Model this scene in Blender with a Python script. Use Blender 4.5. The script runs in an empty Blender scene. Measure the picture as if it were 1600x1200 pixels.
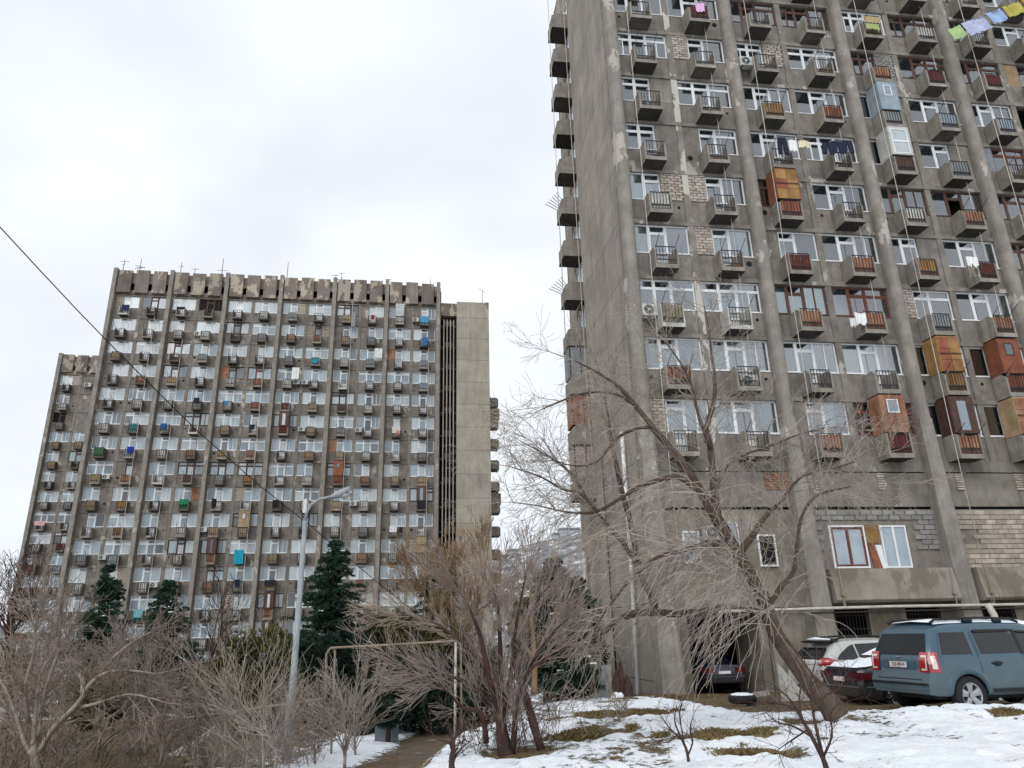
import bpy, math, random
import numpy as np
from mathutils import Vector, noise as mnoise
random.seed(7); np.random.seed(7)
R = math.radians
sc = bpy.context.scene
COL = sc.collection

# ------------------------------------------------------------ camera
PITCH, ROLL, FPX = 0.333, -0.024, 1131.0
cam_d = bpy.data.cameras.new('camera'); cam = bpy.data.objects.new('camera', cam_d); COL.objects.link(cam)
cam_d.sensor_width = 36.0; cam_d.lens = 36.0*FPX/1600.0
cam_d.clip_start = 0.1; cam_d.clip_end = 6000
Fw = np.array([0, math.cos(PITCH), math.sin(PITCH)]); R0 = np.array([1., 0, 0]); U0 = np.array([0, -math.sin(PITCH), math.cos(PITCH)])
Rt = math.cos(ROLL)*R0+math.sin(ROLL)*U0; Up = -math.sin(ROLL)*R0+math.cos(ROLL)*U0
from mathutils import Matrix
cam.matrix_world = Matrix(((Rt[0], Up[0], -Fw[0], 0), (Rt[1], Up[1], -Fw[1], 0), (Rt[2], Up[2], -Fw[2], 0), (0, 0, 0, 1)))
sc.camera = cam
def at(x, y, Y):
    """a point of the place, read off the photograph (1600 x 1200) at a known distance Y north of the camera"""
    r = Fw+Rt*(x-800)/FPX+Up*(600-y)/FPX
    return r*(Y/r[1])

# ------------------------------------------------------------ sky, sun, exposure
SUN_EL, SUN_AZ = R(38), R(205)
world = bpy.data.worlds.new('World'); sc.world = world; world.use_nodes = True
nt = world.node_tree; nt.nodes.clear()
wo = nt.nodes.new('ShaderNodeOutputWorld'); bg = nt.nodes.new('ShaderNodeBackground'); bg.inputs[1].default_value = 0.1
sky = nt.nodes.new('ShaderNodeTexSky'); sky.sky_type = 'NISHITA'; sky.sun_disc = False
sky.sun_elevation = SUN_EL; sky.sun_rotation = SUN_AZ
tc = nt.nodes.new('ShaderNodeTexCoord')
mp = nt.nodes.new('ShaderNodeMapping'); mp.inputs['Scale'].default_value = (1, 1, 1.7)
n1 = nt.nodes.new('ShaderNodeTexNoise'); n1.inputs['Scale'].default_value = 2.1; n1.inputs['Detail'].default_value = 4; n1.inputs['Roughness'].default_value = 0.45
n1.inputs['Distortion'].default_value = 0.4
cr = nt.nodes.new('ShaderNodeValToRGB')
cr.color_ramp.elements[0].position = 0.33; cr.color_ramp.elements[0].color = (7.5, 7.95, 8.6, 1)
cr.color_ramp.elements[1].position = 0.66; cr.color_ramp.elements[1].color = (10.0, 10.3, 10.6, 1)
e = cr.color_ramp.elements.new(0.5); e.color = (8.5, 8.95, 9.5, 1)
mx = nt.nodes.new('ShaderNodeMix'); mx.data_type = 'RGBA'; mx.inputs[0].default_value = 0.96
nt.links.new(tc.outputs['Generated'], mp.inputs[0]); nt.links.new(mp.outputs[0], n1.inputs[0])
nt.links.new(n1.outputs[0], cr.inputs[0]); nt.links.new(sky.outputs[0], mx.inputs[6]); nt.links.new(cr.outputs[0], mx.inputs[7])
nt.links.new(mx.outputs[2], bg.inputs[0]); nt.links.new(bg.outputs[0], wo.inputs[0])
sun_d = bpy.data.lights.new('sun', 'SUN'); sun_d.energy = 1.5; sun_d.angle = R(45); sun_d.color = (1, .985, .97)
sun = bpy.data.objects.new('sun', sun_d); COL.objects.link(sun)
sd = Vector((math.sin(SUN_AZ)*math.cos(SUN_EL), math.cos(SUN_AZ)*math.cos(SUN_EL), math.sin(SUN_EL)))
sun.rotation_euler = sd.to_track_quat('Z', 'Y').to_euler()
sc.view_settings.view_transform = 'Standard'; sc.view_settings.look = 'None'
sc.view_settings.exposure = 0.17; sc.view_settings.gamma = 1
sc.view_settings.use_curve_mapping = False
sc.render.engine = 'CYCLES'
sc.cycles.max_bounces = 6; sc.cycles.diffuse_bounces = 3; sc.cycles.glossy_bounces = 3
sc.cycles.transmission_bounces = 4; sc.cycles.transparent_max_bounces = 10

# ------------------------------------------------------------ materials
MATS = {}
def C(h):
    h = h.lstrip('#'); v = [int(h[i:i+2], 16)/255 for i in (0, 2, 4)]
    return tuple((x/12.92 if x <= .04045 else ((x+.055)/1.055)**2.4) for x in v)
def mat(name, col, rough=.85, col2=None, scale=3., streak=0, peel=None, peel_at=.62, bump=0., bscale=None, rnd=0., metal=0, coat=0, spec=.3, fine=.25, stain=None, stain_at=.55):
    """a procedural material: base and second colour mixed by noise, rain streaks, flaked patches, stains, per-object tone"""
    if name in MATS: return MATS[name]
    m = bpy.data.materials.new(name); MATS[name] = m; m.use_nodes = True
    t = m.node_tree; N = t.nodes; L = t.links; N.clear()
    out = N.new('ShaderNodeOutputMaterial'); b = N.new('ShaderNodeBsdfPrincipled'); L.new(b.outputs[0], out.inputs[0])
    b.inputs['Roughness'].default_value = rough; b.inputs['Metallic'].default_value = metal
    b.inputs['Specular IOR Level'].default_value = spec; b.inputs['Coat Weight'].default_value = coat
    g = N.new('ShaderNodeNewGeometry')
    def nz(sc_, det=5, sv=None, ro=.6):
        n = N.new('ShaderNodeTexNoise'); n.inputs['Scale'].default_value = sc_; n.inputs['Detail'].default_value = det; n.inputs['Roughness'].default_value = ro
        if sv:
            q = N.new('ShaderNodeMapping'); q.inputs['Scale'].default_value = sv; L.new(g.outputs['Position'], q.inputs[0]); L.new(q.outputs[0], n.inputs[0])
        else: L.new(g.outputs['Position'], n.inputs[0])
        return n.outputs[0]
    def ramp(src, a, bb, va=0., vb=1.):
        r = N.new('ShaderNodeMapRange'); r.inputs[1].default_value = a; r.inputs[2].default_value = bb; r.inputs[3].default_value = va; r.inputs[4].default_value = vb
        L.new(src, r.inputs[0]); return r.outputs[0]
    def mixc(f, a, bb, mode='MIX'):
        x = N.new('ShaderNodeMix'); x.data_type = 'RGBA'; x.blend_type = mode
        for sk, v in ((0, f), (6, a), (7, bb)):
            if isinstance(v, (float, int)): x.inputs[sk].default_value = v
            elif isinstance(v, tuple): x.inputs[sk].default_value = (*v[:3], 1)
            else: L.new(v, x.inputs[sk])
        return x.outputs[2]
    c2 = col2 or tuple(v*.72 for v in col)
    cur = mixc(ramp(nz(scale), .35, .65), col, c2)
    if fine: cur = mixc(ramp(nz(scale*14, 3), .3, .7, 0, fine), cur, tuple(v*.55 for v in col))
    if streak: cur = mixc(ramp(nz(2.2, 4, (1.6, 1.6, .12)), .48, .75, 0, streak), cur, tuple(v*.42 for v in col))
    if stain: cur = mixc(ramp(nz(.8, 6, (1, 1, .6), .65), stain_at, stain_at+.06, 0, .8), cur, stain)
    if peel: cur = mixc(ramp(nz(.85, 7, (1, 1, .55), .62), peel_at, peel_at+.015), cur, peel)
    if rnd:
        oi = N.new('ShaderNodeObjectInfo'); h = N.new('ShaderNodeHueSaturation'); L.new(cur, h.inputs['Color'])
        L.new(ramp(oi.outputs['Random'], 0, 1, 1-rnd, 1+rnd), h.inputs['Value']); cur = h.outputs[0]
    L.new(cur, b.inputs['Base Color'])
    if bump:
        bp = N.new('ShaderNodeBump'); bp.inputs['Strength'].default_value = bump; bp.inputs['Distance'].default_value = .03
        L.new(nz(bscale or scale*6, 6), bp.inputs['Height']); L.new(bp.outputs[0], b.inputs['Normal'])
    return m
def glassmat(name, base, rough=.06, tr=0.):
    """window glass: a thin reflecting sheet; tr lets the room behind show"""
    if name in MATS: return MATS[name]
    m = bpy.data.materials.new(name); MATS[name] = m; m.use_nodes = True
    t = m.node_tree; N = t.nodes; L = t.links; N.clear(); out = N.new('ShaderNodeOutputMaterial')
    b = N.new('ShaderNodeBsdfPrincipled'); b.inputs['Base Color'].default_value = (*base, 1); b.inputs['Roughness'].default_value = rough
    b.inputs['Specular IOR Level'].default_value = .5
    if tr:
        tb = N.new('ShaderNodeBsdfTransparent'); tb.inputs[0].default_value = (.82, .86, .86, 1)
        gl = N.new('ShaderNodeBsdfGlossy'); gl.inputs['Roughness'].default_value = rough; gl.inputs['Color'].default_value = (.95, .97, 1, 1)
        fr = N.new('ShaderNodeFresnel'); fr.inputs[0].default_value = 1.55
        ad = N.new('ShaderNodeMath'); ad.operation = 'ADD'; ad.inputs[1].default_value = .2; L.new(fr.outputs[0], ad.inputs[0])
        mx = N.new('ShaderNodeMixShader'); L.new(ad.outputs[0], mx.inputs[0]); L.new(tb.outputs[0], mx.inputs[1]); L.new(gl.outputs[0], mx.inputs[2])
        mx2 = N.new('ShaderNodeMixShader'); mx2.inputs[0].default_value = 1-tr; L.new(mx.outputs[0], mx2.inputs[1]); L.new(b.outputs[0], mx2.inputs[2]); L.new(mx2.outputs[0], out.inputs[0])
    else: L.new(b.outputs[0], out.inputs[0])
    return m
M = {}
M['facade'] = mat('facade_concrete', C('8d877e'), col2=C('6f6962'), scale=1.6, streak=.75, peel=C('a8a39b'), peel_at=.61, bump=.35, bscale=9, rnd=.08)
M['pier_flaked'] = mat('flaked_pier_concrete', C('8d877e'), col2=C('6f6962'), scale=1.6, streak=.6, peel=C('b5b1a9'), peel_at=.51, bump=.35, bscale=9)
M['panel'] = mat('panel_concrete', C('88817a'), col2=C('6b655e'), scale=1.8, streak=.75, peel=C('a5a098'), peel_at=.63, bump=.35, bscale=9, rnd=.16)
M['pilaster'] = mat('pilaster_concrete', C('97918a'), col2=C('7b756d'), scale=1.4, streak=.6, peel=C('aaa49b'), peel_at=.61, bump=.35, bscale=8)
M['endwall'] = mat('end_wall_render', C('a39b91'), col2=C('857e75'), scale=.6, streak=.7, bump=.35, bscale=7, fine=.35, stain=C('8e867c'), stain_at=.57)
M['lwall'] = mat('tower_render', C('aaa498'), col2=C('948e83'), scale=.5, streak=.5, stain=C('9e9687'), stain_at=.58, bump=.2, rnd=.05)
M['parapet'] = mat('parapet_concrete', C('857a72'), col2=C('68605a'), scale=.6, streak=.6, peel=C('a39a8b'), peel_at=.53, bump=.3, rnd=.18)
M['balcony'] = mat('balcony_concrete', C('969087'), col2=C('77716a'), scale=2.2, streak=.8, peel=C('b2a99b'), peel_at=.66, bump=.3, rnd=.1)
M['under'] = mat('dark_slab_underside', C('4d4944'), col2=C('363330'), scale=2., rnd=.5, streak=.3)  # darker tone for the bottom face of balcony slabs
M['balcony_dark'] = mat('dark_balcony_concrete', C('6a645d'), col2=C('4a4641'), scale=1.6, streak=.6, peel=C('8f887d'), peel_at=.66, rnd=.25)  # darker variant of the balcony concrete, for most far balconies
M['lowwall'] = mat('damp_render', C('989288'), col2=C('7c766c'), scale=.8, streak=.5, stain=C('6a645a'), stain_at=.5, bump=.5, bscale=6)
M['white'] = mat('white_pvc', C('dfe1e2'), rough=.4, col2=C('d2d4d5'), fine=.1, rnd=.05)
M['brown'] = mat('brown_wood_frame', C('5f443a'), col2=C('43302a'), rough=.6, scale=5, rnd=.2)
M['redwood'] = mat('red_wood_frame', C('7b4b40'), col2=C('60392f'), rough=.6, scale=5, rnd=.15)
M['metal'] = mat('dark_iron', C('3c3836'), rough=.6, metal=.3, fine=.1)
M['pipe'] = mat('pale_painted_pipe', C('c9c4bb'), col2=C('a9a297'), rough=.5, scale=3)
M['pipey'] = mat('yellow_gas_pipe', C('978c76'), col2=C('7d7260'), rough=.5, scale=2, fine=.3)
M['orange'] = mat('orange_sheet', C('935a42'), col2=C('744636'), scale=2.5, streak=.8, rnd=.2)
M['ochre'] = mat('ochre_board', C('a07c4e'), col2=C('80603c'), scale=2.5, streak=.7, rnd=.2)
M['rust'] = mat('rusty_sheet', C('8a5a44'), col2=C('a88468'), scale=2.2, streak=.8, rnd=.15, bump=.3)
M['maroon'] = mat('maroon_sheet', C('703532'), col2=C('552927'), scale=2, streak=.4)
M['lightboard'] = mat('weathered_white_board', C('c9c9c4'), col2=C('a8a69e'), scale=2, streak=.5, rnd=.1)
M['grey'] = mat('grey_sheet', C('8b9093'), col2=C('74787b'), scale=2, streak=.4, rnd=.15)
M['tan'] = mat('tan_board', C('ab9576'), col2=C('8d7859'), scale=2, streak=.5, rnd=.15)
M['bluegrey'] = mat('blue_grey_tin', C('93a0aa'), col2=C('7d8a94'), scale=1.5, streak=.4)
M['olive'] = mat('olive_canvas', C('8e8a72'), col2=C('767258'), scale=2, streak=.5)
M['teal'] = mat('teal_fabric', C('3d7f86'), scale=2)
M['green'] = mat('green_sheet', C('3f6b4a'), scale=2, rnd=.1)
M['brick'] = mat('pale_brick', C('b3a89c'), col2=C('978e84'), scale=4, rnd=.22, bump=.5, bscale=25)
M['mortar'] = mat('mortar', C('837c73'), scale=4)
M['block'] = mat('grey_block', C('918f8c'), col2=C('7b7976'), scale=3, rnd=.16, bump=.5, bscale=20)
M['redbrick'] = mat('red_brick', C('a27560'), col2=C('8a6250'), scale=4, rnd=.2)
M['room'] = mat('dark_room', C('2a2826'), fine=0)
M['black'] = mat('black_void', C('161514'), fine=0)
M['curtain'] = mat('lace_curtain', C('dde1e0'), rough=.9, col2=C('cdd2d0'), scale=1.5, rnd=.2, fine=0)
M['curtain2'] = mat('grey_curtain', C('a5aaab'), rough=.9, scale=1.5, col2=C('959a9c'), rnd=.3, fine=0)
M['curtain3'] = mat('beige_curtain', C('c2b59f'), rough=.9, scale=1.5, col2=C('b0a38d'), rnd=.25, fine=0)
M['glass'] = glassmat('window_glass', (.05, .06, .065), tr=.9)
M['steel'] = mat('ac_casing', C('c6c7c4'), col2=C('b2b3af'), rough=.5, rnd=.06)
FG = []
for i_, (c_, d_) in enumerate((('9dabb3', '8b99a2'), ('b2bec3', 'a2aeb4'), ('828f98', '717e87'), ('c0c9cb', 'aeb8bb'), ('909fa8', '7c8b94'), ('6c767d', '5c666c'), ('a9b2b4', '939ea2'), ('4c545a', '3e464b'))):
    """far window panes: curtain or dark room plus pale sky reflection, painted as tone"""
    g_ = mat('far_glass_%s' % c_, C(c_), col2=C(d_), rough=.14, scale=.9, fine=0, spec=.9, coat=.4, streak=.18); FG.append(g_)  # pale bluish tones carry the reflected overcast sky in their colour
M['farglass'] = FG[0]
# ------------------------------------------------------------ mesh helpers
ORG = {}
class MB:
    def __init__(s): s.v = []; s.f = []; s.m = []; s.sm = False
    def poly(s, pts, mi=0):
        n = len(s.v); s.v += [tuple(p) for p in pts]; s.f.append(tuple(range(n, n+len(pts)))); s.m.append(mi)
    def box(s, x0, x1, y0, y1, z0, z1, mi=0, under=None):
        n = len(s.v)
        s.v += [(x0, y0, z0), (x1, y0, z0), (x1, y1, z0), (x0, y1, z0), (x0, y0, z1), (x1, y0, z1), (x1, y1, z1), (x0, y1, z1)]
        for k, q in enumerate(((0, 3, 2, 1), (4, 5, 6, 7), (0, 1, 5, 4), (1, 2, 6, 5), (2, 3, 7, 6), (3, 0, 4, 7))):
            s.f.append(tuple(n+i for i in q)); s.m.append(under if (under is not None and k == 0) else mi)
        return s
    def prism(s, pts, axis, a, b, mi=0):
        """extrude a polygon (list of 2-D points) along axis 0/1/2 from a to b"""
        def mk(p, t): q = list(p); q.insert(axis, t); return tuple(q)
        n = len(s.v); k = len(pts); s.v += [mk(p, a) for p in pts]+[mk(p, b) for p in pts]
        s.f.append(tuple(range(n, n+k))); s.m.append(mi); s.f.append(tuple(range(n+2*k-1, n+k-1, -1))); s.m.append(mi)
        for i in range(k): s.f.append((n+i, n+k+i, n+k+(i+1) % k, n+(i+1) % k)); s.m.append(mi)
        return s
    def tube(s, pts, r, n=6, mi=0, cap=True, jit=0.):
        pts = [Vector(p) for p in pts]; rs = r if isinstance(r, (list, tuple)) else [r]*len(pts)
        base = len(s.v); up = None
        for i, p in enumerate(pts):
            d = (pts[min(i+1, len(pts)-1)]-pts[max(i-1, 0)]).normalized()
            if up is None: up = d.orthogonal().normalized()
            a = (up-d*up.dot(d)); a = a.normalized() if a.length > 1e-6 else d.orthogonal().normalized(); up = a; b = d.cross(a)
            for k in range(n):
                t = 2*math.pi*k/n; e_ = (a*math.cos(t)+b*math.sin(t))
                q = p+e_*rs[i]*(1+(jit*(mnoise.noise(e_*2.2+p*1.1)+.7*mnoise.noise(e_*5+p*3.5)) if jit else 0)); s.v.append((q.x, q.y, q.z))
        for i in range(len(pts)-1):
            for k in range(n):
                s.f.append((base+i*n+k, base+i*n+(k+1) % n, base+(i+1)*n+(k+1) % n, base+(i+1)*n+k)); s.m.append(mi)
        if cap:
            s.f.append(tuple(base+k for k in range(n-1, -1, -1))); s.m.append(mi)
            e_ = base+(len(pts)-1)*n; s.f.append(tuple(e_+k for k in range(n))); s.m.append(mi)
        return s
    def disc(s, c, r, axis, n=12, mi=0):
        pts = []
        for k in range(n):
            t = 2*math.pi*k/n; q = [math.cos(t)*r, math.sin(t)*r]; q.insert(axis, 0); pts.append((c[0]+q[0], c[1]+q[1], c[2]+q[2]))
        s.poly(pts, mi); return s
    def build(s, name, mats, parent=None, smooth=False, kind=None, label=None):
        if not isinstance(mats, (list, tuple)): mats = [mats]
        a = np.array(s.v); lo = a.min(0); hi = a.max(0); c = (lo+hi)/2
        me = bpy.data.meshes.new(name); me.from_pydata((a-c).tolist(), [], s.f)
        for m in mats: me.materials.append(m)
        if len(mats) > 1: me.polygons.foreach_set('material_index', s.m)
        if smooth: me.polygons.foreach_set('use_smooth', [True]*len(s.f))
        o = bpy.data.objects.new(name, me); COL.objects.link(o)
        ORG[o.name] = c
        o.location = c-(ORG.get(parent.name, np.zeros(3)) if parent else 0)
        if parent: o.parent = parent
        if kind: o['kind'] = kind
        if label: o['label'] = label
        return o
def empty(name, loc, rz=0):
    o = bpy.data.objects.new(name, None); COL.objects.link(o); o.location = loc; o.rotation_euler = (0, 0, rz); o.empty_display_size = .2
    ORG[o.name] = np.zeros(3); return o
def tag(o, label, cat, group=None, kind=None):
    o['label'] = label; o['category'] = cat
    if group: o['group'] = group
    if kind: o['kind'] = kind
    return o
def struct(o): o['kind'] = 'structure'; return o
def piece(name, me_key, dims, mt, parent, loc, cache={}, rot=0):
    """one brick, block or slat; alike ones share a mesh"""
    if me_key not in cache:
        x, y, z = [d/2 for d in dims]; b = min(x, y, z)*.18
        v = [(-x, y, -z), (x, y, -z), (x, y, z), (-x, y, z), (-x, -y+b, -z), (x, -y+b, -z), (x, -y+b, z), (-x, -y+b, z), (-x+b, -y, -z+b), (x-b, -y, -z+b), (x-b, -y, z-b), (-x+b, -y, z-b)]
        f = [(8, 9, 10, 11), (4, 5, 9, 8), (5, 6, 10, 9), (6, 7, 11, 10), (7, 4, 8, 11), (0, 1, 5, 4), (1, 2, 6, 5), (2, 3, 7, 6), (3, 0, 4, 7)]
        me = bpy.data.meshes.new(name); me.from_pydata(v, [], f); me.materials.append(mt); cache[me_key] = me
    o = bpy.data.objects.new(name, cache[me_key]); COL.objects.link(o); o.parent = parent
    o.location = Vector(loc)-Vector(ORG.get(parent.name, (0, 0, 0))); o.rotation_euler = (0, rot, 0)
    return o
def pleated(x0, x1, z0, z1, y, amp=.025, wl=.14, seed=0, sag=0, hem=0, thick=0):
    """a hanging cloth or curtain, pleats as real folds"""
    mb = MB(); n = max(6, int((x1-x0)/wl*5)); rows = 4; rr = random.Random(seed)
    ph = rr.random()*6; hm = [rr.uniform(-hem, hem) for _ in range(n+1)]
    for j in range(rows+1):
        for i in range(n+1):
            u = i/n; t = j/rows
            zz = z1+(z0-z1)*t-sag*math.sin(math.pi*u)*(1-t*.3)+hm[i]*t
            mb.v.append((x0+(x1-x0)*u, y+amp*math.sin(u*(x1-x0)/wl*2*math.pi+ph+t*.8)*(.5+.5*t)+amp*.6*math.sin(u*7+ph), zz))
    for j in range(rows):
        for i in range(n):
            a = j*(n+1)+i; mb.f.append((a, a+1, a+n+2, a+n+1)); mb.m.append(0)
    if thick:
        k = len(mb.v); mb.v += [(p[0], p[1]+thick, p[2]) for p in mb.v[:k]]
        mb.f += [tuple(reversed([i+k for i in f])) for f in mb.f[:]]; mb.m = [0]*len(mb.f)
    return mb

# ============================================================ the two slab blocks
FH, BAY = 2.8, 6.265
def brick_fill(parent, name, u0, u1, z0, z1, y, mt, bw=.5, bh=.2, seed=0, holes=(), skip=0.):
    """masonry laid stone by stone in running bond over a recessed mortar bed"""
    rr = random.Random(seed); j = 0; z = z0
    MB().box(u0, u1, y+.035, y+.12, z0, z1).build('mortar_bed', M['mortar'], parent)
    while z+bh*.6 < z1:
        h = min(bh, z1-z); u = u0-(bw*.5 if j % 2 else 0)
        while u < u1-.04:
            a = max(u, u0); b = min(u+bw, u1)
            if b-a > .09 and rr.random() >= skip and not any(a < hx1 and b > hx0 and z < hz1 and z+h > hz0 for hx0, hx1, hz0, hz1 in holes):
                w = round((b-a-.025)/.05)*.05; hh = round(h-.022, 2)
                if w > .05: piece(name, (name, w, hh, mt.name), (w, .09, hh), mt, parent, ((a+b)/2+rr.uniform(-.004, .004), y+.02+rr.uniform(-.012, .012), z+h/2), rot=rr.uniform(-.012, .012))
            u += bw
        z += bh; j += 1
def frame_bars(mb, rects, y0, y1, w, mi=0):
    for (a, b, c, d) in rects:
        mb.box(a, b, y0, y1, c, c+w, mi); mb.box(a, b, y0, y1, d-w, d, mi)
        mb.box(a, a+w, y0+.002, y1-.002, c+w, d-w, mi); mb.box(b-w, b, y0+.002, y1-.002, c+w, d-w, mi)
FRONT = {'O': 'orange', 'Y': 'ochre', 'U': 'rust', 'M': 'maroon', 'w': 'lightboard', 'g': 'grey', 'c': 'olive', 't': 'tan', 'n': 'green', 'b': 'bluegrey', 'e': 'teal', 'x': 'brown'}
def railing(bal, u0, u1, y, zt, kind, hi, rr):
    mb = MB(); s = .014 if hi else .02
    zb = zt-.98
    mb.box(u0, u1, y-s, y+s, zt-.035, zt); mb.box(u0, u1, y-s, y+s, zb+.30, zb+.33)
    if hi: mb.box(u0, u1, y-s, y+s, zb+.1, zb+.13)
    n = 6 if hi else 4
    for i in range(n+1):
        u = u0+.03+(u1-u0-.06)*i/n; mb.box(u-s*.8, u+s*.8, y-s*.7, y+s*.7, zb+.0, zt-.035)
    if hi:
        for i in range(n):
            u = u0+.03+(u1-u0-.06)*(i+.5)/n; mb.box(u-.012, u+.012, y-.012, y+.012, zb+.1, zb+.36)
            mb.box(u-.035, u+.035, y-.01, y+.01, zb+.30, zb+.36)
        if rr.random() < .6:      # brackets for the washing line
            for uu in (u0+.02, u1-.02): mb.tube([(uu, y, zt-.02), (uu+.02, y-.55, zt+.32)], .013, 4)
    if not hi and rr.random() < .5:
        for uu in (u0+.02, u1-.02): mb.tube([(uu, y, zt-.02), (uu+rr.uniform(-.1, .1), y-.5, zt+.35)], .018, 3)
    mb.build('railing', M['metal'], bal)
    if kind in FRONT:
        p = MB()
        if kind in 'OYMUtn':       # corrugated or boarded front: upright boards, each with its own edge
            k = 7; w = (u1-u0-.04)/k
            for i in range(k):
                dz = rr.uniform(-.05, .03) if kind in 'Ut' else 0
                p.box(u0+.02+i*w+.006, u0+.02+(i+1)*w-.006, y+.03+(i % 2)*.014, y+.05+(i % 2)*.014, zt-.92, zt-.05+dz)
        elif kind == 'w':
            k = 6; w = (u1-u0-.04)/k
            for i in range(k): p.box(u0+.02+i*w+.02, u0+.02+(i+1)*w-.02, y+.03, y+.045, zt-.9, zt-.04)
        else: p.box(u0+.02, u1-.02, y+.03, y+.05, zt-.92, zt-.06)
        p.build('front_panel', M[FRONT[kind]], bal)
def make_balcony(bld, dc, top, kind, encl, hi, rr, wide=.54, depth=.86):
    wide *= rr.uniform(.94, 1.05); depth *= rr.uniform(.92, 1.06); u0, u1 = dc-wide, dc+wide; zb = top-2.66; zt = top-1.54-rr.uniform(0, .07); tk = rr.uniform(.06, .09)
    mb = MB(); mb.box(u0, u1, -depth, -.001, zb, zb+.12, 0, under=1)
    ch = .05+rr.random()*.2
    for a in (u0, u1-tk):
        prof = [(-depth+.002, zb+.12), (-.001, zb+.12), (-.001, zt-.03), (-depth+ch+.03, zt), (-depth+.002, zt-ch)]
        mb.prism([(p[0], p[1]) for p in prof], 0, a, a+tk)
    mb.box(u0+tk, u1-tk, -depth+.01, -depth+.07, zb+.12, zb+.2)
    wm = M['lightboard'] if (hi and kind == 'c') or kind == 'q' else M['balcony']
    if not hi and rr.random() < .7 and kind != 'q': wm = M['balcony_dark']
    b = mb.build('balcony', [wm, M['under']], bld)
    railing(b, u0+tk, u1-tk, -depth+.035, zt-.02, kind, hi, rr)
    if hi and rr.random() < .35 and kind in 'rg':      # things stored on the balcony floor
        q = MB()
        for _ in range(4):
            x = rr.uniform(u0+.15, u1-.3); h = rr.uniform(.15, .5); q.box(x, x+rr.uniform(.1, .28), -depth+.15, -depth+.45, zb+.12, zb+.12+h)
        q.build('stored_goods', M[rr.choice(['rust', 'lightboard', 'brown', 'grey'])], b)
    if encl:
        mt = M[FRONT[encl]]; z1 = top+.08; z0 = zt-.01; e = MB(); y0 = -depth-.02
        e.box(u0-.01, u1+.01, y0, -.001, z1-.05, z1)
        e.box(u0-.012, u0+.03, y0+.01, -.002, z0, z1-.05); e.box(u1-.03, u1+.012, y0+.01, -.002, z0, z1-.05)
        wz0, wz1 = (z0+.08, z1-.14) if encl in 'wx' else (z0+.85, z1-.2)
        if encl in 'wbxU' or rr.random() < .5:
            wa, wb = (u0+.12, u1-.12) if encl in 'w' else (u0+.3, u1-.3)
            e.box(u0+.03, u1-.03, y0, y0+.04, z0, wz0); e.box(u0+.03, u1-.03, y0, y0+.04, wz1, z1-.05)
            e.box(u0+.03, wa, y0, y0+.04, wz0, wz1); e.box(wb, u1-.03, y0, y0+.04, wz0, wz1)
            eo = e.build('enclosure', mt, bld)
            f = MB(); zs = [wz0, (wz0+wz1)/2, wz1] if encl == 'w' else [wz0, wz1]
            for za, zc in zip(zs, zs[1:]): frame_bars(f, [(wa, wb, za, zc)], y0-.012, y0+.03, .045)
            fo = f.build('window_frame', M['white'] if encl in 'wbU' else M['brown'], eo)
            MB().box(wa, wb, y0+.01, y0+.02, wz0, wz1).build('pane', rr.choice(FG[2:]), eo)
        else:
            eo = e.build('enclosure', mt, bld); hz_ = (z1-.05-z0)/3; pal = {'O': ['orange', 'rust', 'orange', 'ochre'], 'Y': ['ochre', 'tan', 'ochre', 'orange'], 't': ['tan', 'rust', 'tan'], 'U': ['rust', 'tan', 'brown'], 'M': ['maroon', 'rust']}.get(encl, [FRONT[encl]])
            c_ = [rr.choice(pal), rr.choice(pal)]
            for i in range(3):
                for j in range(2):
                    ww = (u1-u0-.06)/2; MB().box(u0+.03+j*ww+.008, u0+.03+(j+1)*ww-.008, y0+rr.uniform(-.012, .01), y0+.03, z0+i*hz_+.008, z0+(i+1)*hz_-.008).build('board', M[c_[j] if rr.random() < .8 else rr.choice(pal)], eo)
            MB().box(u0, u1, y0-.035, y0-.014, (z0+z1)/2-.03, (z0+z1)/2+.03).build('batten', M['brown'], eo)
    return b
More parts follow.
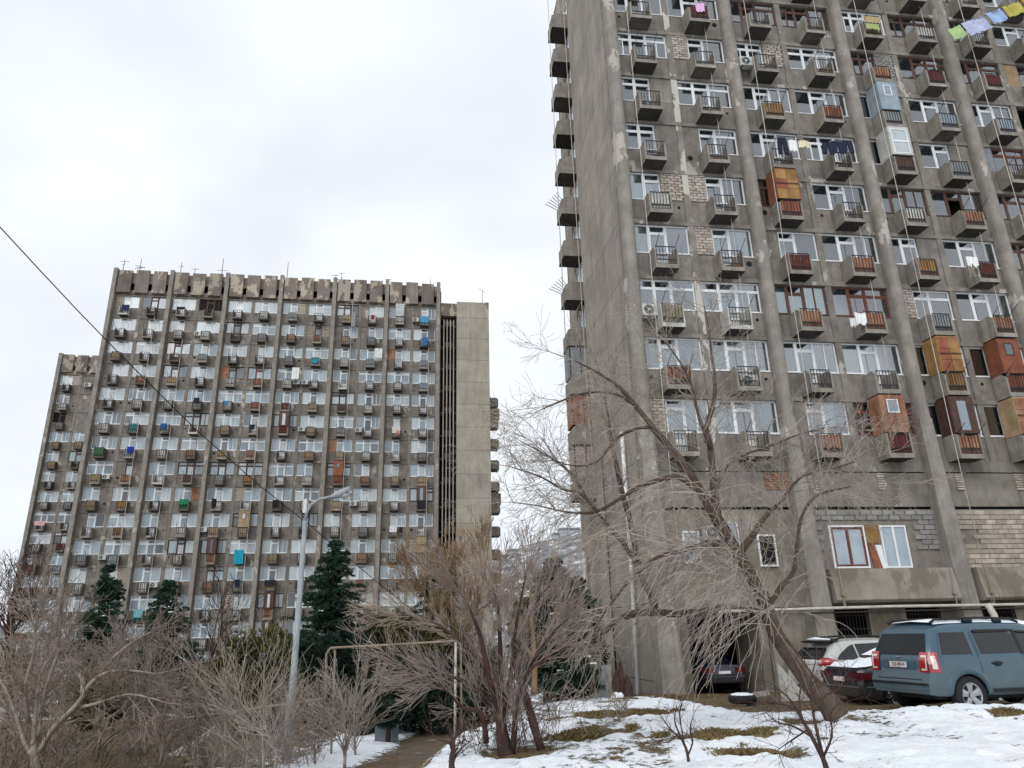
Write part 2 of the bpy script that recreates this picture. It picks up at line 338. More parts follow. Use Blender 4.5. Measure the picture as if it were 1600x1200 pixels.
def make_window(bld, w0, w1, d0, d1, top, style, hi, rr, hung=None):
    """window band of one flat: left light, balcony door, right light; some lights walled up"""
    s = style[0]; mod = style[1:]; z1 = top; z0 = top-1.45; zd = top-2.52
    fm = {'W': 'white', 'V': 'white', 'N': 'white', 'B': 'brown', 'Q': 'redwood', 'D': 'brown'}[s]; fw = .065 if hi else .075
    lights = []
    if not any(c in mod for c in 'lLp'): lights.append((w0, d0, z0, z1, 'L'))
    lights.append((d0, d1, zd, z1, 'D'))
    if not any(c in mod for c in 'rRq'): lights.append((d1, w1, z0, z1, 'R'))
    f = MB(); gl = []
    for (a, b, c, d, k) in lights:
        if k == 'D':
            frame_bars(f, [(a+.002, b-.002, z1-.42, z1), (a+.002, b-.002, zd, z1-.42)], .10, .16, fw+.01)
            gl += [(a, b, z1-.42, z1), (a, b, zd+.8, z1-.42)]; f.box(a+.06, b-.06, .12, .15, zd+.05, zd+.8)
        elif s in 'W' or (s in 'BQ' and rr.random() < .4):
            frame_bars(f, [(a, b, z1-.42, z1), (a, b, z0, z1-.42)], .10, .16, fw)
            if b-a > .95 or hi: 
                m_ = a+(b-a)*(.52 if k == 'R' else .45)
                if rr.random() < .6: f.box(m_-.03, m_+.03, .105, .155, z0+fw, z1-.42)
            gl += [(a, b, z1-.42, z1), (a, b, z0, z1-.42)]
        else:
            frame_bars(f, [(a, b, z0, z1)], .10, .16, fw)
            if b-a > .9 and rr.random() < .35: m_ = (a+b)/2; f.box(m_-.028, m_+.028, .105, .155, z0+fw, z1-fw)
            gl += [(a, b, z0, z1)]
    lo_, hi_ = min(l[0] for l in lights), max(l[1] for l in lights)
    if hi or rr.random() < .5: f.box(lo_-.02, hi_+.02, .02, .1, z0-.035, z0-.001)   # sill
    w = f.build('window', M[fm], bld)
    open_ = s == 'D'
    if hi:
        for (a, b, c, d) in gl:
            if open_ and (b-a) < 1.0 and c > z0-.5 and rr.random() < .6: continue
            MB().box(a+.03, b-.03, .128, .134, c+.03, d-.03).build('pane', M['glass'], w)
        for (a, b, c, d, k) in lights:
            if open_: continue
            q = rr.random(); cm = 'curtain' if q < .5 else ('curtain2' if q < .8 else 'curtain3')
            if rr.random() < .84:
                fr = rr.random(); x0, x1 = a, b
                if fr < .15: x1 = a+(b-a)*.55
                elif fr < .3: x0 = a+(b-a)*.45
                pleated(x0, x1, c+(.6 if k == 'D' else 0), d-(.02 if rr.random() < .7 else .35), .24, .02, .09, rr.random()).build('curtain', M[cm], w, smooth=True)
    else:
        g = MB()
        base_ = rr.choices(range(7), [4, 4, 3, 3, 3, 2, 3])[0]
        for (a, b, c, d) in gl:
            k_ = rr.choice([5, 7, 2, 7]) if (b-a < .85 and d-c < .5) else base_ if rr.random() < .5 else rr.choices(range(8), [4, 3, 3, 2, 3, 3, 3, 2])[0]
            g.poly([(a+.03, .13, c+.03), (b-.03, .13, c+.03), (b-.03, .13, d-.03), (a+.03, .13, d-.03)], k_)
        g.build('glazing', FG if not open_ else M['black'], w)
    # walled-up lights
    for side, (a, b) in (('l', (w0, d0)), ('r', (d1, w1))):
        if side in mod and hi: brick_fill(bld, 'infill_block', a, b, z0, z1, .03, M['brick'] if rr.random() < .6 else M['block'], .34, .15, seed=int(top*10+a*7))
        elif side in mod: 
            m = MB(); m.box(a, b, .06, .16, z0, z1)
            j = 0; z = z0
            while z < z1-.05:
                u = a+(.12 if j % 2 else 0)
                while u < b-.1: m.box(u, min(u+.28, b), .045, .06, z+.02, z+.17, 1); u += .31
                z += .2; j += 1
            m.build('infill_masonry', [M['mortar'], M['brick']], bld)
        elif side.upper() in mod: MB().box(a, b, .05, .2, z0, z1).build('infill_panel', M['panel'], bld)
        elif {'l': 'p', 'r': 'q'}[side] in mod: MB().box(a, b, .05, .2, z0, z1).build('infill_board', M[rr.choice(['tan', 'rust', 'grey', 'lightboard'])], bld)
    return w
def make_cell(bld, ub, unit, top, spec, hi, rr):
    if unit == 0: w0, w1, d0, d1 = ub+.30, ub+2.90, ub+1.02, ub+1.82
    else: w0, w1, d0, d1 = ub+3.20, ub+5.96, ub+4.04, ub+4.86
    if not hi: w0, w1, d0, d1 = (ub+.34, ub+2.94, ub+1.22, ub+1.98) if unit == 0 else (ub+3.30, ub+5.92, ub+4.2, ub+4.98)
    style, front, encl = (spec.split('/')+['', ''])[:3]
    if style == '-':
        MB().box(w0, w1, .05, .25, top-2.58, top).build('infill_panel', M['panel'], bld); return
    make_window(bld, w0, w1, d0, d1, top, style, hi, rr)
    zs, zb = top-1.46, top-2.8+.2
    if style[0] in 'N': pass
    if hi:
        MB().box(w0, d0, .05, .25, zb, zs).build('wall_panel', M['panel'], bld); MB().box(d1, w1, .05, .25, zb, zs).build('wall_panel', M['panel'], bld)
    else:
        MB().box(w0, d0, .05, .25, zb, zs).build('wall_panel', M['panel'], bld); MB().box(d1, w1, .05, .25, zb, zs).build('wall_panel', M['panel'], bld)
    # vent holes beside the balcony
    if rr.random() < .4:
        m = MB(); uu = (w0+.25) if rr.random() < .5 else (w1-.3); zz = zs-.35; m.tube([(uu, .03, zz), (uu, .09, zz)], .085 if not hi else .07, 10)
        if rr.random() < .3: m.tube([(uu, .025, zz), (uu, .06, zz)], .13, 12); 
        m.build('vent_hole', M['black'], bld)
    if front != '-': make_balcony(bld, (d0+d1)/2-.0, top, front or 'r', encl, hi, rr, .54 if hi else .5, .86 if hi else .8)

# ------------------------------------------------------------ right block (close)
RA_, RO_ = 0.13702, (5.398, 28.839)
rb = empty('apartment_block', (RO_[0], RO_[1], 0), RA_)
tag(rb, 'tall close concrete apartment block with bare rendered end wall, filling the right half', 'apartment building')
RTOP = lambda r: 9.211+FH*r
RSPEC = {
 11: ['V', 'V/w', 'W', 'B/g', 'V', 'V/U', 'V', 'B', 'V', 'V'],
 10: ['W/w', 'V', 'B/r', 'V', 'W/g', 'V', 'V/U', 'V', 'B', 'V'],
 9: ['V', 'W', 'B/r', 'V/r', 'V/w', 'V/r', 'B', 'V', 'V', 'V'],
 8: ['V/r', 'V/M', 'B/r', 'B/r', 'W/t', 'B/w', 'B/r', 'V/r', 'V', 'V'],
 7: ['W/r', 'Vl/r', 'Wr/r', 'W/r', 'Br/U', 'B/M', 'B/M', 'Bp', 'V', 'V'],
 6: ['WR/r', 'W/r', 'V/Y', 'V/O', 'VR/g/b', 'V/b', 'V/b', 'D', 'V', 'V'],
 5: ['WR/r', 'WL/r', 'V/r', 'W/r', 'VR/x/w', 'NR/g', 'Qp/r', 'B', 'V', 'V'],
 4: ['Vr/w', 'Vl/r', 'BR/O/O', 'V/r', 'B/w', 'D/U', 'B/r', 'V', 'V', 'V'],
 3: ['V/r', 'Vl/r', 'VL/M', 'V/U', 'VR/Y', 'V/M', 'B/r', 'V', 'V', 'V'],
 2: ['W/c', 'W/q', 'B/U', 'Q/U', 'Wl/g', 'V/U', 'V/O', 'V', 'V', 'V'],
 1: ['V/O', 'V/r', 'V/r', 'V/r', 'V/Y/Y', 'V/O/O', 'V', 'V', 'V', 'V'],
 0: ['Vl/r', 'V/r', 'VL/U', 'Q/M/U', 'V/U/x', 'V/M/t', 'V', 'V', 'V', 'V']}
NB = 5; rr = random.Random(11)
ZT = RTOP(12)
for r, row in RSPEC.items():
    for c in range(NB*2):
        make_cell(rb, (c//2)*BAY, c % 2, RTOP(r), row[c], True, rr)
    for b in range(NB): MB().box(b*BAY+.02, (b+1)*BAY-.02, -.025, .3, RTOP(r)+.001, RTOP(r)+.2).build('floor_beam', M['facade'], rb)
for b in range(NB):
    MB().box(b*BAY+2.90, b*BAY+3.20, 0, .29, 6.62, ZT).build('pier', M['pier_flaked' if b == 0 else 'facade'], rb)
for b in range(NB+1):
    MB().box(b*BAY-.31, b*BAY+.31, .002, .28, 6.62, ZT).build('pier', M['facade'], rb)
    # pilasters: rounded shafts, thicker and leaning out over the two lowest storeys
    pr = []
    for k in range(9): a = math.pi*k/8; pr.append((b*BAY+.30*math.cos(math.pi-a) , -.16-.30*math.sin(a)))
    pr = [(b*BAY-.30, .0)]+pr+[(b*BAY+.30, .0)]
    m = MB(); m.prism(pr, 2, 8.4, ZT+1); m.build('pilaster', M['pilaster'], rb, smooth=False)
    sh = -.12*b/2
    m = MB()
    lv = [(8.4, .30, .46, 0), (5.0, .34, .62, sh*.5), (.8, .40, .85, sh), (-2.6, .46, 1.1, sh*1.2)]
    for z, hw, dp, s_ in lv:
        cx = b*BAY+s_
        m.v += [(cx-hw, .02, z), (cx-hw, -dp+.12, z), (cx-hw+.12, -dp, z), (cx+hw-.12, -dp, z), (cx+hw, -dp+.12, z), (cx+hw, .02, z)]
    for i in range(3):
        for k in range(6): q = i*6; m.f.append((q+k, q+(k+1) % 6, q+6+(k+1) % 6, q+6+k)); m.m.append(0)
    m.f.append((0, 1, 2, 3, 4, 5)); m.m.append(0)
    m.build('pilaster_foot', M['pilaster'], rb)
# dark rooms behind the glass: back wall and floors
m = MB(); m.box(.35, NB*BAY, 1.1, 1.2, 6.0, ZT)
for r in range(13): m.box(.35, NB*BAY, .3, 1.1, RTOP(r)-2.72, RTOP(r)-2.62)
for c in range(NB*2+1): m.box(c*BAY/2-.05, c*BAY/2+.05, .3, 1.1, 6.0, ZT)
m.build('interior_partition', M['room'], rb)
# end wall: bare storey-high panels, then the recessed rear strip with its own balconies
for r in range(-4, 12):
    z0 = RTOP(r)+.2; m = MB(); m.box(-.31, -.02, .3, 7.4, max(z0-2.8, -3.4)+.012, z0-.012); m.build('end_wall_panel', M['endwall'], rb)
m = MB(); m.box(-.02, .3, .28, 7.3, -3.5, ZT); m.box(.12, .4, 7.3, 12.4, -3.5, ZT); m.box(.0, .4, 10.6, 12.5, 6.9, ZT)
m.box(.0, NB*BAY, 12.2, 12.5, -3.5, ZT); m.box(NB*BAY, NB*BAY+.3, .3, 12.5, -3.5, ZT); m.box(0, NB*BAY, 0.3, 12.5, ZT-.2, ZT+.1)
m.build('wall_core', M['endwall'], rb)
for r in range(0, 12):
    top = RTOP(r); zb = top-2.66-.1*0
    yA, yB = 8.35, 9.75; m = MB()
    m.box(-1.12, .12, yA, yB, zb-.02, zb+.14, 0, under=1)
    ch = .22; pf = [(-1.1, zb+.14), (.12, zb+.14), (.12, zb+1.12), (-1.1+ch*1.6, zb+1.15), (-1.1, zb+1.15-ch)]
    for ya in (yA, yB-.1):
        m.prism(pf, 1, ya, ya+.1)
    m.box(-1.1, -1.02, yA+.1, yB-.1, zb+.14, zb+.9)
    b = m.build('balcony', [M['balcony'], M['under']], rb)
    f = MB(); frame_bars(f, [(7.7, 8.6, top-1.5, top), (8.62, 9.5, top-1.5, top), (9.52, 10.9, top-1.5, top)], -.0, .0, .05) if False else None
    f = MB()
    for (a, c) in ((7.75, 8.7), (8.75, 9.6), (9.65, 10.5)):
        f.box(.02, .12, a, a+.07, top-1.5, top); f.box(.02, .12, c-.07, c, top-1.5, top); f.box(.02, .12, a, c, top-.06, top); f.box(.02, .12, a, c, top-1.5, top-1.44)
    w = f.build('window', M['white'], rb)
    MB().box(.09, .115, 7.8, 10.45, top-1.48, top-.02).build('pane', M['farglass'], w)
    if r in (0, 1, 2) or r == 8:
        if r <= 2:
            mt = ['brick', 'rust', 'grey'][r]; e = MB(); z0 = zb+1.1; z1 = top+.14
            e.box(-1.08, .1, yA+.02, yA+.07, z0, z1); e.box(-1.08, -1.03, yA+.07, yB-.05, z0, z1); e.box(-1.08, .1, yB-.05, yB, z0, z1)
            eo = e.build('enclosure', M[mt], rb)
            f = MB(); f.box(-1.1, -1.04, yA-.01, yA+.02, z0, z1); f.box(-.5, -.44, yA-.01, yA+.02, z0, z1); f.box(.0, .06, yA-.01, yA+.02, z0, z1); f.box(-1.1, .06, yA-.01, yA+.018, z1-.08, z1)
            f.build('window_frame', M['brown'] if r == 1 else M['metal'], eo)
MB().box(-1.06, .1, 8.4, 9.7, 6.5, 6.53).build('box_bottom', M['under'], rb)

# two lowest storeys
m = MB(); m.box(0.3, NB*BAY, .0, .25, 6.14, 6.62); m.build('wall', M['facade'], rb)
for b in range(NB):
    MB().box(b*BAY+.3, (b+1)*BAY-.3, -.05, .25, 4.66, 6.08).build('wall_panel', M['facade'], rb)
    MB().box(b*BAY+.3, (b+1)*BAY-.3, .1, .25, 6.08, 6.14).build('joint', M['black'], rb)
    MB().box(b*BAY+.3, (b+1)*BAY-.3, .12, .25, 4.55, 4.66).build('joint', M['black'], rb)
for u, w_ in ((4.9, 1.2), (7.05, .3), (9.9, .3), (13.5, .3), (16.3, .3)):
    brick_fill(rb, 'vent_brick', u, u+w_, 5.35, 6.05, -.095, M['redbrick'] if w_ > 1 else M['brick'], .28 if w_ > 1 else .3, .105, seed=int(u))
# storey of infill masonry
MB().box(.3, BAY-.3, -.0, .2, 2.1, 4.55).build('wall_panel', M['lowwall'], rb)
H1 = [(7.35, 8.95, 2.15, 3.95), (8.9, 9.55, 1.9, 3.95), (9.5, 10.75, 2.15, 3.95)]
MB().box(BAY+.3, BAY*2-.3, .02, .2, 1.9, 4.55).build('wall', M['lowwall'], rb)
brick_fill(rb, 'masonry_block', BAY+.32, BAY*2-.32, 2.1, 4.54, -.08, M['block'], .5, .2, seed=3, holes=[(BAY+.3, 10.9, 1.9, 2.25), (7.2, 10.85, 2.05, 4.0), (9.9, 12.5, 1.9, 2.9)])
MB().box(BAY*2+.3, BAY*3-.3, .02, .2, 1.9, 4.55).build('wall', M['lowwall'], rb)
brick_fill(rb, 'brick', BAY*2+.32, BAY*3-.32, 2.1, 4.54, -.08, M['brick'], .46, .2, seed=5, holes=[(13.35, 13.65, 3.2, 3.6)])
MB().box(BAY*3+.3, BAY*5, .02, .2, 1.9, 4.55).build('wall', M['lowwall'], rb)
def lowwin(u0, u1, z0, z1, mt, split=1, y=-.12, glass='farglass'):
    f = MB(); frame_bars(f, [(u0, u1, z0, z1)], y, y+.08, .07)
    for i in range(1, split): uu = u0+(u1-u0)*i/split; f.box(uu-.05, uu+.05, y+.004, y+.07, z0+.07, z1-.07)
    w = f.build('window', M[mt], rb)
    for i in range(split):
        a = u0+(u1-u0)*i/split; MB().box(a+.06, a+(u1-u0)/split-.06, y+.04, y+.05, z0+.05, z1-.05).build('pane', M[glass], w)
    return w
lowwin(7.42, 8.80, 2.27, 3.81, 'redwood', 2, -.125); lowwin(9.56, 10.72, 2.18, 3.88, 'white', 2)
fq = MB(); frame_bars(fq, [(7.34, 8.88, 2.19, 3.89)], -.12, -.04, .07); fq.build('window_frame', M['white'], rb)
MB().box(8.9, 9.52, -.1, -.05, 3.15, 3.9).build('boarded_panel', M['ochre'], rb)
MB().prism([(8.93, 3.12), (9.2, 3.12), (9.42, 1.9), (9.1, 1.9)], 1, -.12, -.07).build('boarded_panel', M['orange'], rb)
MB().prism([(9.24, 3.1), (9.52, 3.1), (9.58, 1.9), (9.46, 1.9)], 1, -.11, -.07).build('boarded_panel', M['curtain'], rb)
lowwin(1.15, 1.85, 2.45, 3.7, 'white', 1, -.1); lowwin(3.0, 3.5, 2.9, 4.05, 'white', 1, -.1); lowwin(4.25, 5.0, 2.3, 3.55, 'white', 1, -.1, 'black')
for b in (1, 2, 3, 4):
    m = MB(); m.prism([(-.95, .95), (-.95, 1.0), (-.75, 2.12), (-.0, 2.12), (-.0, .85), (-.85, .85)], 0, b*BAY+.45, (b+1)*BAY-.6)
    m.build('loggia_parapet', M['lowwall'], rb)
    MB().box(b*BAY+.3, (b+1)*BAY-.3, -.02, .25, .7, 1.95).build('wall', M['lowwall'], rb)
MB().box(.3, BAY-.35, -.3, .2, .75, 2.1).build('wall_panel', M['lowwall'], rb)
# ground storey: wall pieces between dark garage openings with grilles
gz0, gz1 = -2.6, .72
m = MB(); opn = [(1.05, 4.35), (7.0, 8.5), (10.1, 11.6), (13.4, 14.9), (17.0, 18.3)]
u = .3
for a, b_ in opn+[(NB*BAY, NB*BAY)]:
    mm = MB(); mm.box(u, a, .0, .25, gz0, gz1); mm.build('wall', M['lowwall'], rb); u = b_
for a, b_ in opn[1:]:
    mm = MB(); mm.box(a, b_, .05, .22, gz0, -.9); mm.build('wall', M['lowwall'], rb)
    g = MB(); k = int((b_-a)/.13)
    for i in range(k+1): uu = a+(b_-a)*i/k; g.box(uu-.012, uu+.012, .02, .045, -.9, gz1)
    for zz in (-.85, -.1, .4): g.box(a, b_, .018, .048, zz-.015, zz+.015)
    g.build('window_grille', M['metal'], rb)
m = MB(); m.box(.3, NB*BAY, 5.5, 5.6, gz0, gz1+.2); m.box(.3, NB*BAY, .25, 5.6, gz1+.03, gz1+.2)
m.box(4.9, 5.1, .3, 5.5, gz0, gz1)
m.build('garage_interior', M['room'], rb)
MB().box(4.0, 4.35, .3, 2.6, gz0, gz1).build('garage_pier', M['lowwall'], rb)
# pipes
m = MB(); m.tube([(1.2, -1.05, .62), (6.2, -1.02, .66), (9, -1.02, .68), (14, -1.0, .66), (NB*BAY, -1.0, .6)], .055, 7); m.build('supply_pipe', M['pipe'], rb)
m = MB(); m.tube([(5.5, -1.1, .5), (14, -1.08, .52), (NB*BAY, -1.05, .5)], .03, 6); m.build('supply_pipe', M['metal'], rb)
for u in (.62, BAY+.66, BAY*2+.62, BAY*3+.6, BAY*4+.6):
    m = MB(); m.tube([(u, -.93, ZT), (u+.02, -.93, 20), (u-.03, -.93, 8), (u+.03, -.93, .7)], .017, 5); m.build('gas_riser', M['pipe'], rb, smooth=True)
    u2 = u+3.45; m = MB(); m.tube([(u2+.75, -.55, ZT), (u2+.72, -.55, 12), (u2+.75, -.55, 6.3)], .015, 5); m.build('gas_riser', M['pipe'], rb, smooth=True)
m = MB(); m.tube([(-.45, 1.7, 8.2), (-.45, 1.75, 3.), (-.5, 2.0, -2.6)], .085, 8); m.build('drain_pipe', M['white'], rb, smooth=True)
m = MB(); m.tube([(-.1, 11.6, 4.2), (-.1, 11.8, -2.8)], .11, 8); m.build('drain_pipe', M['pipe'], rb, smooth=True)
m = MB(); m.tube([(-.38, 8.0, ZT), (-.40, 7.6, 12.5), (-.42, 7.0, 3)], .02, 5); m.build('gas_riser', M['pipe'], rb, smooth=True)
m = MB(); m.tube([(-1.25, 8.6, ZT), (-1.2, 8.6, 14)], .022, 5); m.build('gas_riser', M['pipe'], rb, smooth=True)
m = MB(); m.tube([(-.42, 5.4, 8), (-.45, 5.2, -2.6)], .04, 5); m.build('cable', M['metal'], rb, smooth=True)
for u in (6.95, 11.6, 13.2, 17.7):
    m = MB(); m.tube([(u, -1.0, 2.1), (u+.02, -1.0, .7)], .03, 6); m.box(u-.06, u+.08, -1.07, -.93, 1.1, 1.22); m.build('valve_pipe', M['pipey'], rb)
m = MB(); m.tube([(12.85, -1.05, .7), (12.95, -1.15, .3), (13.0, -1.15, -2.2)], .13, 8); m.build('elbow_pipe', M['pipe'], rb, smooth=True)

# ------------------------------------------------------------ left block (farther)
LA_, LO_ = 0.1512, (-46.049, 75.753)
lb = empty('apartment_block', (LO_[0], LO_[1], 0), LA_)
tag(lb, 'wide concrete apartment block farther off, with toothed parapet and bare stair tower', 'apartment building')
LTOP = lambda k: 38.25-FH*k
LSP = {(0, 1): 'Bp/r', (0, 3): 'D/r', (0, 5): 'V/w', (0, 6): 'Vr/g', (0, 8): 'B/t', (0, 9): 'VL/r', (0, 10): 'VR/w/w', (0, 11): 'VL/e', (1, 1): 'WL/r', (1, 2): 'Vr/w', (1, 7): 'Brl/U',
 (1, 8): 'VL/t', (1, 11): 'V/b', (2, 0): 'V/t', (2, 2): 'Q/r', (2, 4): 'W/r', (2, 7): 'W/e', (2, 10): 'Vp/r', (3, 1): 'V/U', (3, 2): 'B/t', (3, 5): 'Q/U', (3, 6): 'W/w', (3, 4): 'Bp/w', (4, 0): 'V/r',
 (4, 4): 'W/w', (4, 5): 'W/O', (4, 6): 'V/M', (4, 7): 'V/t', (4, 8): 'B/x', (5, 1): 'W/e', (5, 2): 'W/b', (5, 4): 'W/t', (5, 6): 'B/M/x', (5, 10): 'VRL/w', (6, 0): 'V/n', (6, 1): 'V/b', (6, 3): 'W/U', (6, 7): 'W/Y', (6, 8): 'Vp/t',
 (6, 9): 'W/w', (7, 0): 'W/t', (7, 1): 'BLR/U', (7, 3): 'B/x', (7, 4): 'B/g', (7, 5): 'B/U', (7, 7): 'VR/w', (7, 8): 'B/O/O', (7, 9): 'VR/O', (7, 10): 'VR/t', (7, 11): 'V/t', (8, 0): 'VR/t', (8, 3): 'Vq/n', (8, 4): 'V/r',
 (8, 6): 'V/M', (8, 9): 'V/w', (8, 11): 'B/r/x', (9, 5): 'B/t/t', (9, 7): 'Bp/r', (9, 8): 'VR/w', (9, 10): 'WL/r', (9, 9): 'V/g', (10, 3): 'B/w', (10, 4): 'B/U/x', (10, 5): 'W/e', (10, 9): 'V/Y', (10, 11): 'Brl/t/t',
 (11, 0): 'VR/w', (11, 1): 'VLr/r', (11, 3): 'V/Y', (11, 4): 'BL/U', (11, 6): 'V/t', (11, 9): 'V/O', (12, 2): 'W/e', (12, 6): 'B/U/x', (13, 6): 'V/O/x', (12, 4): 'V/r', (12, 5): 'Vl/w'}
rl = random.Random(23)
def rand_spec(q):
    s = q.choices(['V', 'W', 'VR', 'VL', 'B', 'Vl', 'Vp', 'Vq', 'Vp', 'Q'], [56, 22, 4, 4, 4, 2, 2, 2, 1, 1])[0]
    f = q.choices(['r', 'w', 'g', 't', 'U', 'q', 'b', 'Y', 'M'], [46, 22, 14, 5, 3, 9, 2, 1, 1])[0]
    return s+'/'+f
for k in range(16):
    for c in range(12):
        make_cell(lb, (c//2)*BAY+.01, c % 2, LTOP(k), LSP.get((k, c)) or rand_spec(rl), False, rl)
    for b in range(6): MB().box(b*BAY+.02, (b+1)*BAY-.02, -.025, .3, LTOP(k)+.001, LTOP(k)+.2).build('floor_beam', M['facade'], lb)
LZ0 = -9.
for b in range(6): MB().box(b*BAY+2.94, b*BAY+3.30, 0, .29, LZ0, 38.4).build('pier', M['facade'], lb)
for b in range(7):
    MB().box(b*BAY-.34, b*BAY+.34, .002, .28, LZ0, 38.4).build('pier', M['facade'], lb)
    MB().box(b*BAY-.22, b*BAY+.22, -.55, .002, LZ0, 41.62).build('pilaster', M['pilaster'], lb)
for b in range(6):
    for i in range(3):
        u = b*BAY+.34+i*1.93; ztop = 41.5+rl.uniform(-.12, .05)
        MB().box(u, u+1.48, -.38, -.12, 38.6, ztop).build('parapet_panel', M['parapet'], lb)
    MB().box(b*BAY+.22, (b+1)*BAY-.22, -.12, .2, 39.85, 41.2).build('parapet_wall', M['parapet'], lb)
    MB().box(b*BAY+.22, (b+1)*BAY-.22, -.1, .2, 38.5, 39.0).build('parapet_wall', M['parapet'], lb)
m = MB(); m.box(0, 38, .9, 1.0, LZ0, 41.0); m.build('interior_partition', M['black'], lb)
m = MB(); m.box(-.0, .35, .3, 13, LZ0, 41.2); m.box(0, 37.9, 12.7, 13, LZ0, 41.2); m.box(37.5, 37.9, .3, 12.7, 36, 41.2); m.box(.35, 37.5, .3, 12.7, 40.2, 40.4); m.build('wall_core', M['endwall'], lb)
# stair tower
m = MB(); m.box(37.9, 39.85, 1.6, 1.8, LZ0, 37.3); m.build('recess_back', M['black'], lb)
m = MB()
for k in range(17): m.box(37.9, 39.84, 1.0, 1.6, 36.2-FH*k, 36.4-FH*k); m.box(38.5, 39.4, .7, 1.0, 36.2-FH*k, 36.9-FH*k)
m.build('landing', M['facade'], lb)
MB().box(37.9, 39.86, -.05, 1.8, 37.3, 39.0).build('lintel', M['parapet'], lb)
for i in range(4): MB().box(38.25+i*.4, 38.36+i*.4, -.12, .35, LZ0, 36.75).build('concrete_fin', M['lwall'], lb)
MB().box(39.88, 43.8, .05, 8.0, LZ0, 39.2).build('wall_core', M['lwall'], lb); MB().box(37.9, 43.6, 8.0, 13, LZ0, 38.9).build('wall_core', M['lwall'], lb)
z = 39.25; k = 0
while z > LZ0:
    z1 = z-(2.15 if k == 0 else FH); MB().box(39.87, 43.85, -.12, .05, z1+.03, z).build('wall_panel', M['lwall'], lb); z = z1; k += 1
MB().box(43.45, 43.86, -.13, .06, 37.5, 39.3).build('wall_panel', M['parapet'], lb)
for k in range(3, 16):
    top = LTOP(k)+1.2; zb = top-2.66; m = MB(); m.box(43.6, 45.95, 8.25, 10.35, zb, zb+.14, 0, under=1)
    for ya in (8.25, 10.25): m.prism([(43.6, zb+.14), (45.95, zb+.14), (45.95, zb+.95), (45.7, zb+1.15), (43.6, zb+1.12)], 1, ya, ya+.1)
    m.box(45.88, 45.95, 8.35, 10.25, zb+.14, zb+.9)
    if k in (4, 8): m.box(43.7, 46.1, 8.3, 10.3, zb+1.1, zb+2.5)
    m.build('balcony', [M['balcony'], M['under']], lb)
# water and gas risers on the facade
for c in range(12):
    if c in (1, 3, 8, 11, 2, 5, 6): 
        ub = (c//2)*BAY+(2.25 if c % 2 == 0 else 5.15); m = MB(); m.tube([(ub, -.86, LTOP(rl.randint(0, 3))), (ub+.03, -.86, 15), (ub, -.86, -6)], .028, 5); m.build('gas_riser', M['pipe' if c % 3 else 'metal'], lb)

# ------------------------------------------------------------ lower wing farther back on the left
wb = empty('apartment_block', (-65.2, 97.5, 0), LA_)
tag(wb, 'narrow slice of a lower concrete apartment block standing farther back, left of the wide block', 'apartment building')
WT = lambda k: 36.75-FH*k
WSP = {(0, 0): 'Vr/r', (0, 1): '-', (1, 0): 'NRR/w', (1, 1): '-', (2, 0): 'DR/g', (2, 1): '-', (3, 0): 'V/t', (3, 1): 'V/t', (4, 0): 'WR/t', (4, 1): 'BR/r', (5, 0): 'WR/r', (5, 1): 'VR/r', (6, 0): 'V/w', (6, 1): 'WR/g', (9, 0): 'BR/O'}
for k in range(15):
    for c in range(4): make_cell(wb, (c//2)*BAY, c % 2, WT(k), WSP.get((k, c)) or rand_spec(rl), False, rl)
    for b in range(2): MB().box(b*BAY+.02, (b+1)*BAY-.02, -.025, .3, WT(k)+.001, WT(k)+.2).build('floor_beam', M['facade'], wb)
for b in range(2): MB().box(b*BAY+2.94, b*BAY+3.30, 0, .29, LZ0, 36.9).build('pier', M['facade'], wb)
for b in range(3):
    MB().box(b*BAY-.34, b*BAY+.34, .002, .28, LZ0, 36.9).build('pier', M['facade'], wb); MB().box(b*BAY-.24, b*BAY+.24, -.55, .002, LZ0, 39.95).build('pilaster', M['pilaster'], wb)
for b in range(2):
    for i in range(3): u = b*BAY+.34+i*1.93; MB().box(u, u+1.48, -.38, -.12, 37.1, 39.85+rl.uniform(-.1, .05)).build('parapet_panel', M['parapet'], wb)
    MB().box(b*BAY+.22, (b+1)*BAY-.22, -.12, .2, 38.2, 39.6).build('parapet_wall', M['parapet'], wb)
    MB().box(b*BAY+.22, (b+1)*BAY-.22, -.1, .2, 36.9, 37.4).build('parapet_wall', M['parapet'], wb)
m = MB(); m.box(-.34, 0.3, .3, 12, LZ0, 39.4); m.box(.3, 12.5, .9, 1., LZ0, 39.4); m.box(.3, 12.5, 11.8, 12, LZ0, 39.4); m.box(12.2, 12.5, .3, 11.8, LZ0, 39.4); m.box(.3, 12.2, 1, 11.8, 38.4, 38.6); m.build('wall_core', M['endwall'], wb)

